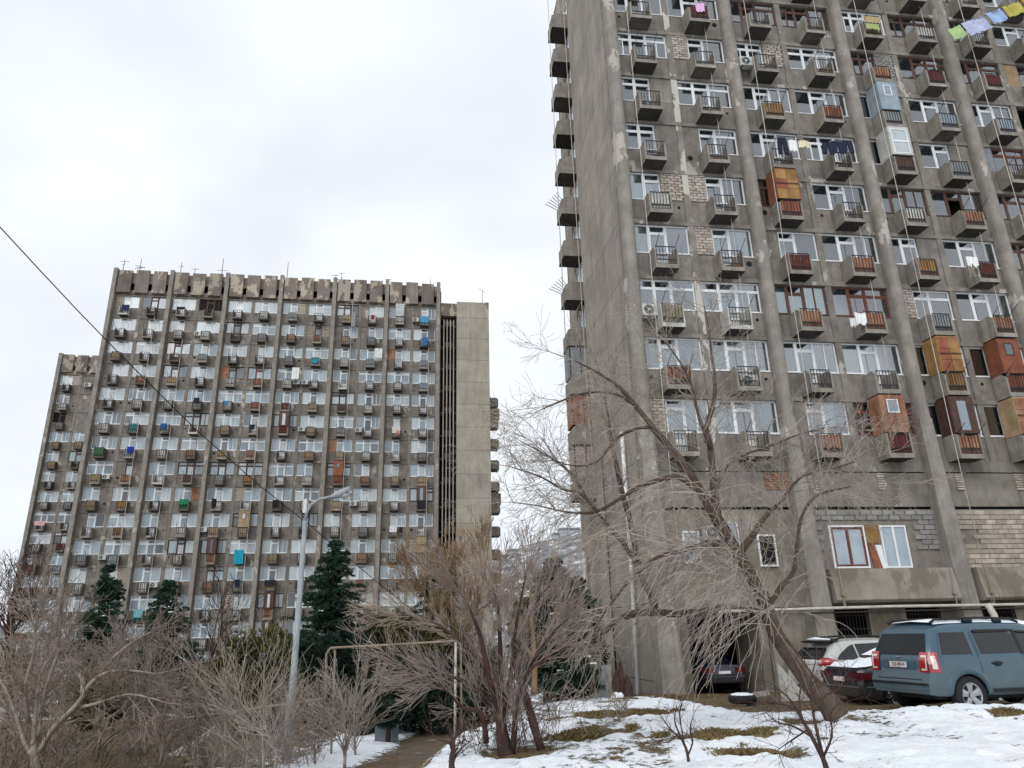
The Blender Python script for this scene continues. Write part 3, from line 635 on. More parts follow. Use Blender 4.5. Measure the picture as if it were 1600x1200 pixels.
# ============================================================ ground
def interp(x, xs, ys):
    return float(np.interp(x, xs, ys))
RX = ([0, 10, 12, 16, 24, 28, 41, 60], [-1.0, -1.0, -1.1, -.55, .55, .9, 3.2, 7])
RZ = ([0, 6, 9, 13.6, 14.6, 15.6, 17, 22, 29, 45, 80], [-1.5, -1.44, -1.48, -1.55, -1.53, -1.64, -1.68, -1.9, -2.25, -3.2, -6.4])
LZ = ([0, 10, 16, 20, 24, 30, 45, 75, 130, 400], [-1.6, -2.0, -2.45, -2.55, -2.65, -2.95, -4.3, -6.4, -8, -14])
def gh(x, y, fine=False):
    rx = interp(y, *RX); t = min(max((x-rx)/1.1+1, 0), 1); t = t*t*(3-2*t)
    zr = interp(y, *RZ)-.12*math.exp(-max(x-rx, 0)/1.6)
    if y > 12 and x > 5: zr += .09*math.exp(-((y-13.9-.1*(x-6))/.5)**2)*min(1, (x-5)/2)
    z = interp(y, *LZ)*(1-t)+zr*t
    far = max(0, y-250)
    z += 0
    if fine:
        a = .035 if y < 40 else .15
        z += a*mnoise.fractal(Vector((x*1.3, y*1.3, 0)), .8, 2.1, 4)*min(1, 60/max(y, 1))
        if t > .4 and y < 17: z += .05*mnoise.noise(Vector((x*2.3, y*2.3, 3)))+.035*mnoise.noise(Vector((x*6, y*6, 3)))+.018*mnoise.noise(Vector((x*15, y*15, 3)))-.07*max(0, mnoise.noise(Vector((x*2.9, y*2.2, 13)))-.42)/.3
    return z
def gpt(px, py, y0=5, y1=90):
    Y = y0
    while Y < y1:
        p = at(px, py, Y)
        if p[2] <= gh(p[0], p[1]): return p
        Y += .08
    return at(px, py, y1)
def axis(lo, hi, c0, c1, step, grow=1.09):
    a = list(np.arange(c0, c1, step)); s = step; v = c1
    while v < hi: a.append(v); s *= grow; v += s
    a.append(hi); s = step; v = c0; b = []
    while v > lo: s *= grow; v -= s; b.append(v)
    return [lo]+[q for q in b[::-1] if q > lo]+a
XS = axis(-1500, 1500, -7, 13, .085); YS = axis(-60, 2500, 5.5, 26, .085, 1.05)
PATH = [(-3.2, 3), (-2.7, 9), (-2.45, 13), (-2.2, 16), (-1.95, 20), (-1.75, 24), (-1.2, 30), (0, 38), (2, 46)]
def path_d(x, y):
    px = interp(y, [p[1] for p in PATH], [p[0] for p in PATH]); return abs(x-px)
GR = []      # grassy bare patches: centre, radii, rotation
for (a, b, rx_, ry_, ro) in (((1130, 1152), 0, 1.0, .4, .2), ((1190, 1180), 0, .7, .3, .3), ((985, 1118), 0, 1.3, .5, .6), ((930, 1148), 0, 1.0, .25, .8), ((1040, 1092), 0, 1.6, .5, .1), ((1580, 1118), 0, .5, .25, 0), ((1250, 1130), 0, .5, .3, 0),
                              ((810, 1180), 0, .6, .35, .3), ((900, 1122), 0, 1.3, .16, .9), ((1000, 1090), 0, 1.3, .5, 0), ((480, 1150), 0, 1.2, .6, 0)):
    p = gpt(*a); GR.append((p[0], p[1], rx_, ry_*1.7, ro))
def grass_w(x, y):
    w = 0
    for (cx, cy, a, b, ro) in GR:
        dx, dy = x-cx, y-cy; u = dx*math.cos(ro)+dy*math.sin(ro); v = -dx*math.sin(ro)+dy*math.cos(ro)
        w = max(w, 1-((u/a)**2+(v/b)**2)**.5)
    return w
nx, ny = len(XS), len(YS); V = []; cov = []
for y in YS:
    for x in XS:
        nn = mnoise.fractal(Vector((x*.9, y*.55, 5)), .7, 2, 4)
        snow = 1.06-.2*math.exp(-((x-.9-(y-13)*.12)/1.6)**2)*(9 < y < 28)
        gw = grass_w(x, y)
        if gw > -.25: snow -= (gw+.25)*1.25
        rx = interp(y, *RX)
        if y < 50 and path_d(x, y) < 1.5 and x < rx-.05: snow -= max(0, 1.35-path_d(x, y))*1.5
        if x > rx+1.2 and 15.5 < y < 33: snow -= .95*min(1, (y-15.0)/.5)*min(1, (x-rx-1.2)/1.5) if x > 4.6 else .0
        if x < -4.6 and y < 60: snow -= min(.75, (-4.6-x)*.35)
        if y > 27: snow -= .35
        cv = max(-.4, min(1.4, snow+.38*nn)); cov.append(cv); V.append((x, y, gh(x, y, True)+(.06*max(0, min(1, (cv-.35)*2.2)) if y < 40 else 0)))
F = [(j*nx+i, j*nx+i+1, (j+1)*nx+i+1, (j+1)*nx+i) for j in range(ny-1) for i in range(nx-1)]
me = bpy.data.meshes.new('ground'); me.from_pydata(V, [], F); me.polygons.foreach_set('use_smooth', [True]*len(F))
at_ = me.attributes.new('snow_cover', 'FLOAT', 'POINT'); at_.data.foreach_set('value', cov)
def ground_mat():
    m = bpy.data.materials.new('snowy_ground'); m.use_nodes = True; t = m.node_tree; N = t.nodes; L = t.links; b = N['Principled BSDF']
    g = N.new('ShaderNodeNewGeometry'); at2 = N.new('ShaderNodeAttribute'); at2.attribute_name = 'snow_cover'
    def nz(s, d=6, r=.65, sv=None):
        n = N.new('ShaderNodeTexNoise'); n.inputs['Scale'].default_value = s; n.inputs['Detail'].default_value = d; n.inputs['Roughness'].default_value = r
        if sv:
            q = N.new('ShaderNodeMapping'); q.inputs['Scale'].default_value = sv; q.inputs['Rotation'].default_value = (0, 0, .5); L.new(g.outputs['Position'], q.inputs[0]); L.new(q.outputs[0], n.inputs[0])
        else: L.new(g.outputs['Position'], n.inputs[0])
        return n.outputs[0]
    def mr(s, a, bb, c=0., d=1.):
        r = N.new('ShaderNodeMapRange'); [setattr(r.inputs[i], 'default_value', v) for i, v in ((1, a), (2, bb), (3, c), (4, d))]; L.new(s, r.inputs[0]); return r.outputs[0]
    def mx(f, a, c):
        x = N.new('ShaderNodeMix'); x.data_type = 'RGBA'
        for k, v in ((0, f), (6, a), (7, c)):
            if isinstance(v, tuple): x.inputs[k].default_value = (*v, 1)
            else: L.new(v, x.inputs[k])
        return x.outputs[2]
    soil = mx(mr(nz(3.1), .35, .65), C('5d5040'), C('7a6a4e')); soil = mx(mr(nz(1.3), .48, .6), soil, C('5c5640')); soil = mx(mr(nz(26, 3), .45, .7), soil, C('3a3126'))
    sn = mx(mr(nz(9, 4), .3, .7), C('e9edf1'), C('dfe4ea'))
    ad = N.new('ShaderNodeMath'); ad.operation = 'ADD'; L.new(at2.outputs['Fac'], ad.inputs[0])
    s1 = N.new('ShaderNodeMath'); s1.operation = 'MULTIPLY_ADD'; L.new(nz(5.2, 10, .8, (1, 1.4, 1)), s1.inputs[0]); s1.inputs[1].default_value = 2.2; s1.inputs[2].default_value = -1.1
    L.new(s1.outputs[0], ad.inputs[1])
    f = mr(ad.outputs[0], .40, .49)
    L.new(mx(f, soil, sn), b.inputs['Base Color']); b.inputs['Roughness'].default_value = .8; b.inputs['Specular IOR Level'].default_value = .2
    bp = N.new('ShaderNodeBump'); bp.inputs['Strength'].default_value = .7; bp.inputs['Distance'].default_value = .05
    h = N.new('ShaderNodeMath'); h.operation = 'MULTIPLY_ADD'; L.new(f, h.inputs[0]); h.inputs[1].default_value = .6; L.new(nz(16, 5), h.inputs[2])
    L.new(h.outputs[0], bp.inputs['Height']); L.new(bp.outputs[0], b.inputs['Normal'])
    return m
M['ground'] = ground_mat(); me.materials.append(M['ground'])
go = bpy.data.objects.new('ground', me); COL.objects.link(go); struct(go)
# footpath of trodden mud, a sheet just above the ground
M['mud'] = mat('wet_mud', C('6b5d4c'), col2=C('544838'), scale=2.5, bump=.8, bscale=14, rough=.6, fine=.6, stain=C('8e8a84'), stain_at=.62)
pm = MB(); k = 9; rows = []
for i in range(140):
    y = 5+i*.25; px_ = interp(y, [p[1] for p in PATH], [p[0] for p in PATH]); hw = .72+.12*math.sin(y*1.7)+.1*mnoise.noise(Vector((y, 0, 0)))
    for j in range(k):
        x = px_+(j/(k-1)*2-1)*hw+.05*mnoise.noise(Vector((y*2, j, 1))); e = 1-abs(j/(k-1)*2-1)
        pm.v.append((x, y, gh(x, y, True)+.004+.02*min(1, e*4)-.03*(e < .01)))
for i in range(139):
    for j in range(k-1): a = i*k+j; pm.f.append((a, a+1, a+k+1, a+k)); pm.m.append(0)
struct(pm.build('path', M['mud'], smooth=True))
# hillside across the valley, with its far houses
M['hill'] = mat('winter_hillside', C('6d6a6a'), col2=C('8c8a8c'), scale=.02, fine=.6, stain=C('dfe3e8'), stain_at=.5)
hm = MB(); hx = list(np.linspace(-600, 900, 90)); hy = list(np.linspace(300, 1200, 24))
def hz(x, y):
    rise = interp(x, [-700, -300, -120, -40, 30, 120, 400, 900], [8, 14, 22, 44, 64, 95, 140, 180])
    t = min(1, (y-300)/220); return -14+(rise+14)*t*t*(3-2*t)+7*mnoise.fractal(Vector((x*.012, y*.012, 0)), .8, 2, 4)-.02*max(0, y-620)
for y in hy:
    for x in hx: hm.v.append((x, y, hz(x, y)))
for j in range(len(hy)-1):
    for i in range(len(hx)-1): a = j*len(hx)+i; hm.f.append((a, a+1, a+len(hx)+1, a+len(hx))); hm.m.append(0)
def hillmat():
    m = bpy.data.materials.new('wooded_snowy_hill'); m.use_nodes = True; t = m.node_tree; N = t.nodes; L = t.links; b = N['Principled BSDF']; g = N.new('ShaderNodeNewGeometry')
    n = N.new('ShaderNodeTexNoise'); n.inputs['Scale'].default_value = .14; n.inputs['Detail'].default_value = 8; n.inputs['Roughness'].default_value = .75; L.new(g.outputs['Position'], n.inputs[0])
    r = N.new('ShaderNodeValToRGB'); e = r.color_ramp.elements; e[0].position = .40; e[0].color = (*C('5a6066'), 1); e[1].position = .62; e[1].color = (*C('c9ced3'), 1)
    q = e.new(.5); q.color = (*C('7e7e80'), 1); q = e.new(.56); q.color = (*C('8f8c8a'), 1)
    L.new(n.outputs[0], r.inputs[0]); L.new(r.outputs[0], b.inputs['Base Color']); b.inputs['Roughness'].default_value = 1; b.inputs['Specular IOR Level'].default_value = 0
    return m
struct(hm.build('hills', hillmat(), smooth=True))
M['farhouse'] = mat('far_house_wall', C('c4c6c8'), scale=.3, rnd=.1); M['farroof'] = mat('far_house_roof', C('7d8a92'), scale=.3, rnd=.1)
for (px, py, w_, h_, lab) in ((795, 868, 16, 6, 'small pale house on the far hillside, lowest and leftmost of them'), (806, 866, 10, 8, 'small flat roofed house high on the far snowy hill'),
                              (852, 853, 13, 5, 'little house on the hill crest between the two blocks'), (875, 848, 10, 8, 'dark fronted villa on the far hill top'),
                              (891, 843, 16, 10, 'large glass fronted villa with bluish roof on the far hill top')):
    p = at(px, py, 560.); zt_ = hz(p[0], 560.)
    hs = empty('house', (p[0], 560., min(zt_, p[2])-1), .15); z0 = 0.
    MB().box(-w_/2, w_/2, 0, 8, 0, h_).build('wall', M['farhouse'], hs)
    MB().prism([(-w_/2-.6, h_), (w_/2+.6, h_), (w_/2-.5, h_+1.3), (-w_/2+.5, h_+1.3)], 1, -.8, 8.5).build('roof', M['farroof'], hs)
    for i in range(3): MB().box(-w_/2+1+i*w_/3.2, -w_/2+w_/4+i*w_/3.2, -.15, .05, 1, h_-1).build('window', M['farglass'], hs)
    tag(hs, lab, 'house')

# ============================================================ street furniture, pipes, odds and ends
M['galv'] = mat('galvanised_pole', C('9ea5a9'), col2=C('868d91'), rough=.5, scale=3, streak=.3)
M['bark'] = mat('reddish_bark', C('6a5a4e'), col2=C('433a33'), scale=7, bump=1., bscale=22, fine=.9)
M['bark2'] = mat('pale_twig_bark', C('a3998f'), col2=C('82776e'), scale=4)
M['barkred'] = mat('red_brown_twig_bark', C('978a80'), col2=C('776a61'), scale=3)
M['barkor'] = mat('orange_brown_twig_bark', C('947c5e'), col2=C('75604a'), scale=1)
M['barkdark'] = mat('dark_red_bark', C('4f3a35'), col2=C('362825'), scale=5, bump=.6, bscale=30)
M['rubber'] = mat('black_rubber', C('26262a'), fine=.3); M['snow'] = mat('snow_cap', C('eaedf1'), col2=C('e0e4ea'), scale=4, bump=.4, bscale=9, fine=.05)
# lamp post
b0, t0, h0 = at(447, 1197, 17.), at(478, 797, 17.), at(547, 776, 17.)
lp = empty('street_lamp', (b0[0], 17., gh(b0[0], 17.)-.1)); tag(lp, 'tall grey tapered street lamp with a curved arm and long cobra head', 'street lamp')
H = t0[2]-lp.location.z; xx = t0[0]-b0[0]
m = MB(); m.tube([(0, 0, 0), (xx*.3, 0, 1.5), (xx*.3+.01, 0, 1.52), (xx, 0, H-.25)], [.10, .09, .075, .05], 12); m.build('pole', M['galv'], lp, smooth=True)
ax = h0[0]-b0[0]; az = h0[2]-lp.location.z
m = MB(); m.tube([(xx, 0, H-.3), (xx+.02, 0, H-.05), (xx+.12, 0, H+.13), (xx+.3, 0, H+.24), (xx+(ax-xx)*.62, 0, H+(az-H)*.62+.14)], [.038, .037, .036, .034, .03], 8); m.build('arm', M['galv'], lp, smooth=True)
m = MB(); cx, cz = xx+(ax-xx)*.6, H+(az-H)*.6+.13
m.tube([(cx-.05, 0, cz-.02), (cx+.06, 0, cz+.02), (cx+.2, 0, cz+.07), (cx+.4, 0, cz+.15), (ax-.06, 0, az+.07), (ax+.03, 0, az+.06)], [.045, .075, .10, .095, .06, .02], 10); m.build('lamp_head', M['galv'], lp, smooth=True)
m = MB(); m.tube([(cx+.14, 0, cz-.0), (cx+.28, 0, cz+.035), (cx+.44, 0, cz+.10)], [.05, .075, .04], 8); m.build('lens', M['steel'], lp, smooth=True)
# overhead cable
pts = []
for (px, py, Y) in ((-60, 292, 11), (0, 355, 12.), (60, 420, 13.2), (120, 484, 14.6), (180, 546, 16), (250, 616, 18), (310, 675, 20), (360, 719, 21.6), (400, 754, 23.2), (445, 790, 25), (487, 823, 27), (540, 868, 30), (592, 912, 33.5), (650, 958, 38), (705, 1000, 43)): pts.append(at(px, py, Y))
m = MB(); m.tube(pts, [.012+.0003*i for i in range(len(pts))], 5); tag(m.build('overhead_cable', M['rubber'], smooth=True), 'black overhead cable sagging across the sky from top left to the bushes', 'cable')
# gas pipe portal over the path
g0 = at(510, 1090, 18.); 
gp = empty('gas_pipe_portal', (0, 18., 0)); tag(gp, 'rusty cream gas pipe carried over the muddy path on thin posts', 'pipeline')
def L18(px, py, Y=18.): q = at(px, py, Y); return (q[0], q[1]-18., q[2])
c1 = L18(510, 1090); c2 = L18(510, 1022); c3 = L18(516, 1013); c4 = L18(524, 1012); c5 = L18(715, 1001); c6 = L18(720, 1006); c7 = L18(721, 1138)
m = MB(); m.tube([L18(225, 1131, 17.2), L18(350, 1114, 17.6), L18(470, 1097), L18(503, 1092), c1, c2, c3, c4, L18(620, 1007), c5, c6, c7], .027, 7); m.build('pipe', M['pipey'], gp, smooth=True)
m = MB(); q = L18(523, 1014); q2 = L18(520, 1120); m.tube([(q2[0], .05, gh(q2[0], 18)-.2), (q[0], .05, q[2]+.04)], .025, 7); m.build('post', M['pipey'], gp, smooth=True)
m = MB(); q = L18(712, 1003); m.tube([(q[0]-.02, .02, gh(q[0], 18)-.3), (q[0], .02, q[2]+.04)], .03, 7); m.build('post', M['pipe'], gp, smooth=True)
# pale tank under the conifers
p = at(604, 1156, 20.8)
m = MB(); m.prism([(-.42, 0), (.42, 0), (.42, .75), (.34, .88), (-.30, .98), (-.42, .8)], 1, 0, .5); cb = m.build('metal_cabinet', mat('pale_tank_paint', C('87939a'), col2=C('6f7b82'), scale=2, streak=.6)); cb.location = (p[0], 20.8, gh(p[0], 20.8)+.36); cb.scale = (.72, .72, .66); cb.rotation_euler = (0, 0, .15)
tag(cb, 'pale blue grey metal box half hidden under the dark conifer by the path', 'box')
# things lying by the corner of the close block
def rbw(u, off, z):
    c, s = math.cos(RA_), math.sin(RA_); return (RO_[0]+u*c+off*s, RO_[1]+u*s-off*c, z)
def lean(name, a, b, w, t, mt, lab, cat, rot=0):
    m = MB(); m.box(-w/2, w/2, -t/2, t/2, 0, (Vector(b)-Vector(a)).length); o = m.build(name, mt)
    d = (Vector(b)-Vector(a)).normalized(); o.rotation_euler = d.to_track_quat('Z', 'Y').to_euler(); o.location = (Vector(a)+Vector(b))/2; return tag(o, lab, cat)
E0 = lambda px, py, Y: Vector(at(px, py, Y))
lean('wooden_plank', E0(943, 1097, 27), E0(946, 1040, 28.5), .45, .06, M['grey'], 'broad grey weathered board leaning on the end wall', 'plank')
lean('wooden_plank', E0(956, 1100, 26.5), E0(951, 1042, 28), .12, .06, M['bark2'], 'thin pale plank propped beside the broad grey board', 'plank')
lean('wooden_plank', E0(925, 1094, 27.5), E0(927, 1058, 28), .2, .06, M['tan'], 'short tan board leaning at the far foot of the end wall', 'plank')
st = MB()
for i, (px, py, hh, rr_) in enumerate(((962, 1094, .95, .16), (970, 1096, 1.25, .13), (980, 1096, .8, .2))):
    q = at(px, py, 26.6); st.tube([(q[0], 26.6+i*.1, gh(q[0], 26.6)-.1), (q[0]+.05, 26.6+i*.1, q[2]+hh*.6), (q[0]+.1, 26.65+i*.1, q[2]+hh)], [rr_*1.2, rr_, .03], 7)
tag(st.build('rotten_stump', M['barkdark']), 'dark splintered tree stump in front of the end wall', 'stump')
q = at(963, 1090, 26.2); m = MB()
for k_, (dx, r_) in enumerate(((0, .2), (.12, .13))):
    m.tube([(q[0]+dx, 26.2-k_*.2, q[2]-.12), (q[0]+dx, 26.2-k_*.2, q[2]+.1), (q[0]+dx, 26.2-k_*.2, q[2]+.17)], [r_, r_*.8, .04], 8)
tag(m.build('snow_lump', M['snow'], smooth=True), 'rounded lump of snow resting against the dark stump', 'snow')
q = at(927, 1058, 34.); m = MB(); m.box(-.3, .3, -.1, .1, -.35, .35); m.box(-.33, .33, -.13, .13, .35, .39); o = m.build('rusty_box', M['rust']); o.location = (q[0], q[1], q[2]); tag(o, 'rusty brown meter box on the pipe at the far wall edge', 'box')
q = gpt(1197, 1084); m = MB(); q = rbw(5.0, 2.2, 0)
m = MB(); m.box(-1.0, 1.0, -.14, .14, 0, 1.2); m.box(-1.02, 1.02, -.16, -.14, 1.0, 1.2); o = m.build('concrete_slab', M['lowwall']); o.location = (q[0], q[1], gh(q[0], q[1])+.62); o.rotation_euler = (0, 0, RA_); tag(o, 'upright concrete slab beside the garage opening', 'slab')
m = MB(); m.prism([(0, 0), (.75, 0), (0, .95)], 1, -.04, .04); o = m.build('broken_panel', M['lightboard']); q = at(1240, 1065, 21.); o.location = q; tag(o, 'white triangular broken panel behind the leaning trunk', 'panel')
def tyre(px, py, Y, lab, snow=True, r=.32):
    q = at(px, py, Y); e = empty('car_tyre', (q[0], q[1], q[2])); m = MB(); n = 18; k = 8
    for i in range(n):
        a = 2*math.pi*i/n
        for j in range(k): b = 2*math.pi*j/k; rr_ = r*(.78+.24*math.cos(b)); m.v.append((rr_*math.cos(a), rr_*math.sin(a), .1*math.sin(b)))
    for i in range(n):
        for j in range(k): m.f.append((i*k+j, ((i+1) % n)*k+j, ((i+1) % n)*k+(j+1) % k, i*k+(j+1) % k)); m.m.append(0)
    m.build('rubber_ring', M['rubber'], e, smooth=True)
    if snow: m = MB(); m.tube([(0, 0, .04), (0, 0, .11), (0, 0, .135)], [r*.86, r*.8, r*.45], 14); m.build('snow_cap', M['snow'], e, smooth=True)
    tag(e, lab, 'tyre')
tyre(1160, 1092, 19.5, 'discarded tyre lying flat under a cap of snow before the concrete slab', r=.34)
q = at(1190, 1093, 19.8); m = MB(); m.tube([(-.35, 0, -.15), (-.1, 0, .06), (.2, .05, .08), (.45, .1, -.1)], [.05, .16, .15, .05], 6); o = m.build('rock', M['lowwall']); o.location = (q[0], q[1], q[2]-.0); tag(o, 'low brown rock right of the snow capped tyre', 'rock')
q = gpt(300, 1180); m = MB(); m.tube([(-.5, 0, -.15), (-.2, .02, .0), (.2, .05, .28), (.45, .1, .52)], [.2, .2, .15, .1], 8); o = m.build('fallen_log', M['lightboard']); o.location = (q[0], q[1], q[2]+.15); tag(o, 'pale broken log lying at the lower left snow edge', 'log')
# grass and dead stalks in the bare patches
def blades(name, zones, n, h0, h1, mts, kind='stuff', seed=1, tilt=.5, thr=-.12):
    rg = random.Random(seed); m = MB()
    for _ in range(n):
        cx, cy, a, b, ro = rg.choice(zones); rr_ = math.sqrt(rg.random())*1.05; th = rg.random()*6.283; u, v = a*rr_*math.cos(th), b*rr_*math.sin(th)
        x = cx+u*math.cos(ro)-v*math.sin(ro); y = cy+u*math.sin(ro)+v*math.cos(ro)
        if mnoise.noise(Vector((x*1.6, y*1.1, 9))) < thr: continue
        z = gh(x, y)-.02; h = rg.uniform(h0, h1); d = rg.random()*6.283; l = rg.uniform(.1, tilt)*h; w = rg.uniform(.0012, .0028); a2 = rg.random()*3.14
        p0 = (x-w*math.cos(a2), y-w*math.sin(a2), z); p1 = (x+w*math.cos(a2), y+w*math.sin(a2), z); p2 = (x+l*math.cos(d)*.5, y+l*math.sin(d)*.5, z+h*.7); p3 = (x+l*math.cos(d)*1.6, y+l*math.sin(d)*1.6, z+h)
        m.poly((p0, p1, p2), rg.randrange(len(mts))); m.poly((p1, p3, p2), m.m[-1])
    o = m.build(name, mts); o['kind'] = 'stuff'; return o
M['straw'] = mat('straw_grass', C('93815a'), col2=C('7a6a45'), scale=3); M['gr2'] = mat('olive_grass', C('6a6342'), col2=C('4f5230'), scale=3); M['gr3'] = mat('dead_leaf', C('5b4633'), scale=3)
tag(blades('grass', GR[:6]+GR[8:10], 80000, .03, .12, [M['straw'], M['gr2'], M['straw'], M['gr3']], tilt=.7, thr=.0), 'straw and olive tufts of winter grass showing through the snow', 'grass', kind='stuff')
tag(blades('weeds', [(1.2, 17, 3.5, 6, 0), (-.2, 13, 1.2, 3, 0), (4, 15, 3, 2, 0), (3.2, 22, 2.5, 4, 0), (2.5, 10.5, 3.5, 1.6, 0)], 16000, .01, .055, [M['gr3'], M['gr2'], M['straw']], seed=4, tilt=1.2), 'scattered dark leaves and stalks poking out of the snow bank', 'weeds', kind='stuff')

# ============================================================ trees and shrubs
class Tree:
    def __init__(s, seed): s.r = random.Random(seed); s.tw = MB(); s.n = 0
    def rv(s): return Vector((s.r.gauss(0, 1), s.r.gauss(0, 1), s.r.gauss(0, 1))).normalized()
    def branch(s, p, d, L, r, lvl, P):
        """one curving shoot and, along it, its own finer shoots"""
        nseg = 5 if lvl <= 1 else (4 if lvl == 2 else 3); pts = [p.copy()]; rs = [r]; q = p.copy(); d = d.normalized()
        for i in range(nseg):
            d = (d+s.rv()*P['wob']+Vector((P.get('wx', 0), P.get('wy', 0), P['trop']))*(i+1)/nseg).normalized()
            q = q+d*(L/nseg); pts.append(q.copy()); rs.append(max(r*(1-(i+1)/nseg*.75), P['rmin']))
        s.tw.tube(pts, rs, 4 if r > .012 else 3, cap=False); s.n += nseg
        if lvl >= P['maxl']: return
        nb = P['nb'][lvl] if lvl < len(P['nb']) else 2
        for k in range(nb):
            t = s.r.uniform(.2, 1.0) if lvl else s.r.uniform(.12, 1.); f = t*nseg; i = min(int(f), nseg-1); pp = pts[i].lerp(pts[i+1], f-i)
            dd = (pts[i+1]-pts[i]).normalized(); side = s.rv(); side = (side-dd*side.dot(dd)).normalized()
            nd = (dd*P['fwd']+side*P['spread']).normalized()
            s.branch(pp, nd, L*s.r.uniform(*P['lr'])*(1.15-.5*t), max(r*.5, P['rmin']), lvl+1, P)
def world_pts(lst, Y0):
    """limb traced as (photo x, photo y, width px, distance)"""
    out = []; rs = []
    for q in lst:
        x, y, w = q[:3]; Y = q[3] if len(q) > 3 else Y0
        out.append(Vector(at(x, y, Y))); rs.append(max(w, .8)*Y*.945/FPX/2)
    return out, rs
def smoothline(pts, rs, sub=3):
    o = []; r = []
    n = len(pts)
    for i in range(n-1):
        p0, p1, p2, p3 = pts[max(i-1, 0)], pts[i], pts[i+1], pts[min(i+2, n-1)]
        for k in range(sub):
            t = k/sub; o.append(.5*((2*p1)+(-p0+p2)*t+(2*p0-5*p1+4*p2-p3)*t*t+(-p0+3*p1-3*p2+p3)*t**3)); r.append(rs[i]*(1-t)+rs[i+1]*t)
    return o+[pts[-1]], r+[rs[-1]]
def bare_tree(lab, base, trunk, limbs, Y, P, seed, bark, twig, dens=1., cat='tree', group=None, name='bare_tree', tgrow=True, lift=None):
    T = Tree(seed); e = empty(name, base); org = Vector(base)
    for j, l in enumerate([trunk]+limbs):
        pts, rs = world_pts(l[0] if isinstance(l, tuple) else l, Y)
        jit = T.r
        if j: # push limbs off the picture plane so the crown has depth
            dy = l[1] if isinstance(l, tuple) else 0
            pts = [Vector(p)*(1+dy*i/len(pts)/max(Y, 1)) for i, p in enumerate(pts)]
        sp, sr = smoothline(pts, rs)
        big_ = sr[0] > .06; m = MB(); m.tube([p-org for p in sp], [r*(1+.07*T.r.uniform(-1, 1)) for r in sr], 16 if big_ else 7, jit=.16 if big_ else .08); m.build('trunk' if j == 0 else 'limb', bark, e, smooth=True)
        if j == 0 and not tgrow: continue
        Lt = sum((sp[i+1]-sp[i]).length for i in range(len(sp)-1)); n = int(Lt*P['per_m']*dens*(1 if j else P.get('trunk_f', .35)))
        for _ in range(n):
            f = T.r.uniform(.05 if j else .35, 1)*(len(sp)-1); i = min(int(f), len(sp)-2); pp = sp[i].lerp(sp[i+1], f-i); dd = (sp[i+1]-sp[i]).normalized()
            side = T.rv(); side = (side-dd*side.dot(dd)).normalized()
            T.branch(pp-org, dd*P['fwd']+side*P['spread']+Vector((P.get('bx', 0), 0, P.get('bz', 0))), P['L']*T.r.uniform(.55, 1.25), P['r'], 0, P)
        T.branch(sp[-1]-org, sp[-1]-sp[-2], P['L'], max(sr[-1], P['rmin']), 0, P)
    o = T.tw.build('crown', twig, e); o['kind'] = 'stuff'
    tag(e, lab, cat, group); return e, T
# the big leaning tree in front of the close block
Yt = 13.4
PB = dict(L=1.15, r=.011, rmin=.0032, nb=[5, 4, 2], maxl=2, wob=.22, trop=-.05, fwd=.9, spread=.75, lr=(.4, .75), per_m=6.6, trunk_f=.3)
trunk = [(1308, 1118, 38), (1296, 1100, 33), (1260, 1060, 26), (1213, 990, 23), (1190, 930, 22), (1165, 885, 20), (1140, 845, 21), (1118, 805, 18), (1090, 760, 15), (1062, 718, 13), (1040, 692, 11), (1010, 655, 9), (988, 628, 8), (962, 600, 6), (930, 580, 4), (895, 562, 2)]
lim = [([(1122, 815, 15), (1117, 780, 14), (1113, 735, 12), (1110, 700, 11), (1104, 668, 9), (1115, 630, 7), (1117, 590, 6), (1112, 555, 5), (1108, 515, 3), (1100, 478, 2)], .3),
       ([(1110, 700, 8), (1095, 660, 6), (1088, 635, 5), (1080, 600, 4), (1062, 565, 3), (1040, 535, 2)], -.6),
       ([(1165, 885, 13), (1158, 862, 13), (1176, 838, 11), (1192, 812, 8), (1222, 780, 6), (1252, 745, 4), (1290, 735, 3), (1335, 722, 2)], -.8),
       ([(1192, 965, 11), (1215, 925, 9), (1240, 893, 7), (1246, 850, 6), (1252, 810, 5), (1275, 775, 4), (1330, 760, 2)], -1.2),
       ([(1117, 780, 8), (1128, 738, 6), (1160, 712, 5), (1200, 698, 4), (1245, 680, 2.5), (1290, 668, 1.5)], -.5),
       ([(1038, 692, 7), (1013, 668, 6), (980, 675, 6), (957, 692, 5), (935, 720, 4), (905, 728, 3), (870, 720, 2), (830, 690, 1.5)], .4),
       ([(1000, 640, 6), (975, 622, 5), (945, 612, 5), (910, 615, 4), (880, 625, 3), (845, 640, 2)], -.5),
       ([(1088, 765, 10), (1060, 745, 9), (1030, 750, 8), (1000, 760, 7), (970, 778, 6), (930, 800, 5), (885, 800, 3.5), (840, 790, 2), (800, 785, 1.5)], .5),
       ([(1150, 860, 12), (1110, 850, 10), (1070, 860, 8), (1030, 870, 7), (990, 900, 5), (950, 950, 3), (925, 990, 2)], -1.5),
       ([(1205, 965, 11), (1150, 945, 10), (1090, 958, 10), (1030, 956, 11), (1018, 930, 12), (1005, 905, 12), (995, 870, 10), (985, 815, 10), (972, 768, 9), (963, 725, 8), (956, 692, 7), (951, 655, 4), (945, 620, 2)], 1.0),
       ([(1030, 956, 12), (995, 958, 11), (970, 967, 10), (948, 985, 8), (940, 1010, 5), (934, 1035, 3)], .6),
       ([(1000, 890, 9), (975, 850, 8), (955, 828, 7), (925, 790, 6), (892, 740, 5), (860, 715, 3), (815, 690, 2)], .9),
       ([(935, 800, 5), (905, 770, 5), (880, 765, 4), (845, 745, 3), (800, 730, 2)], .8)]
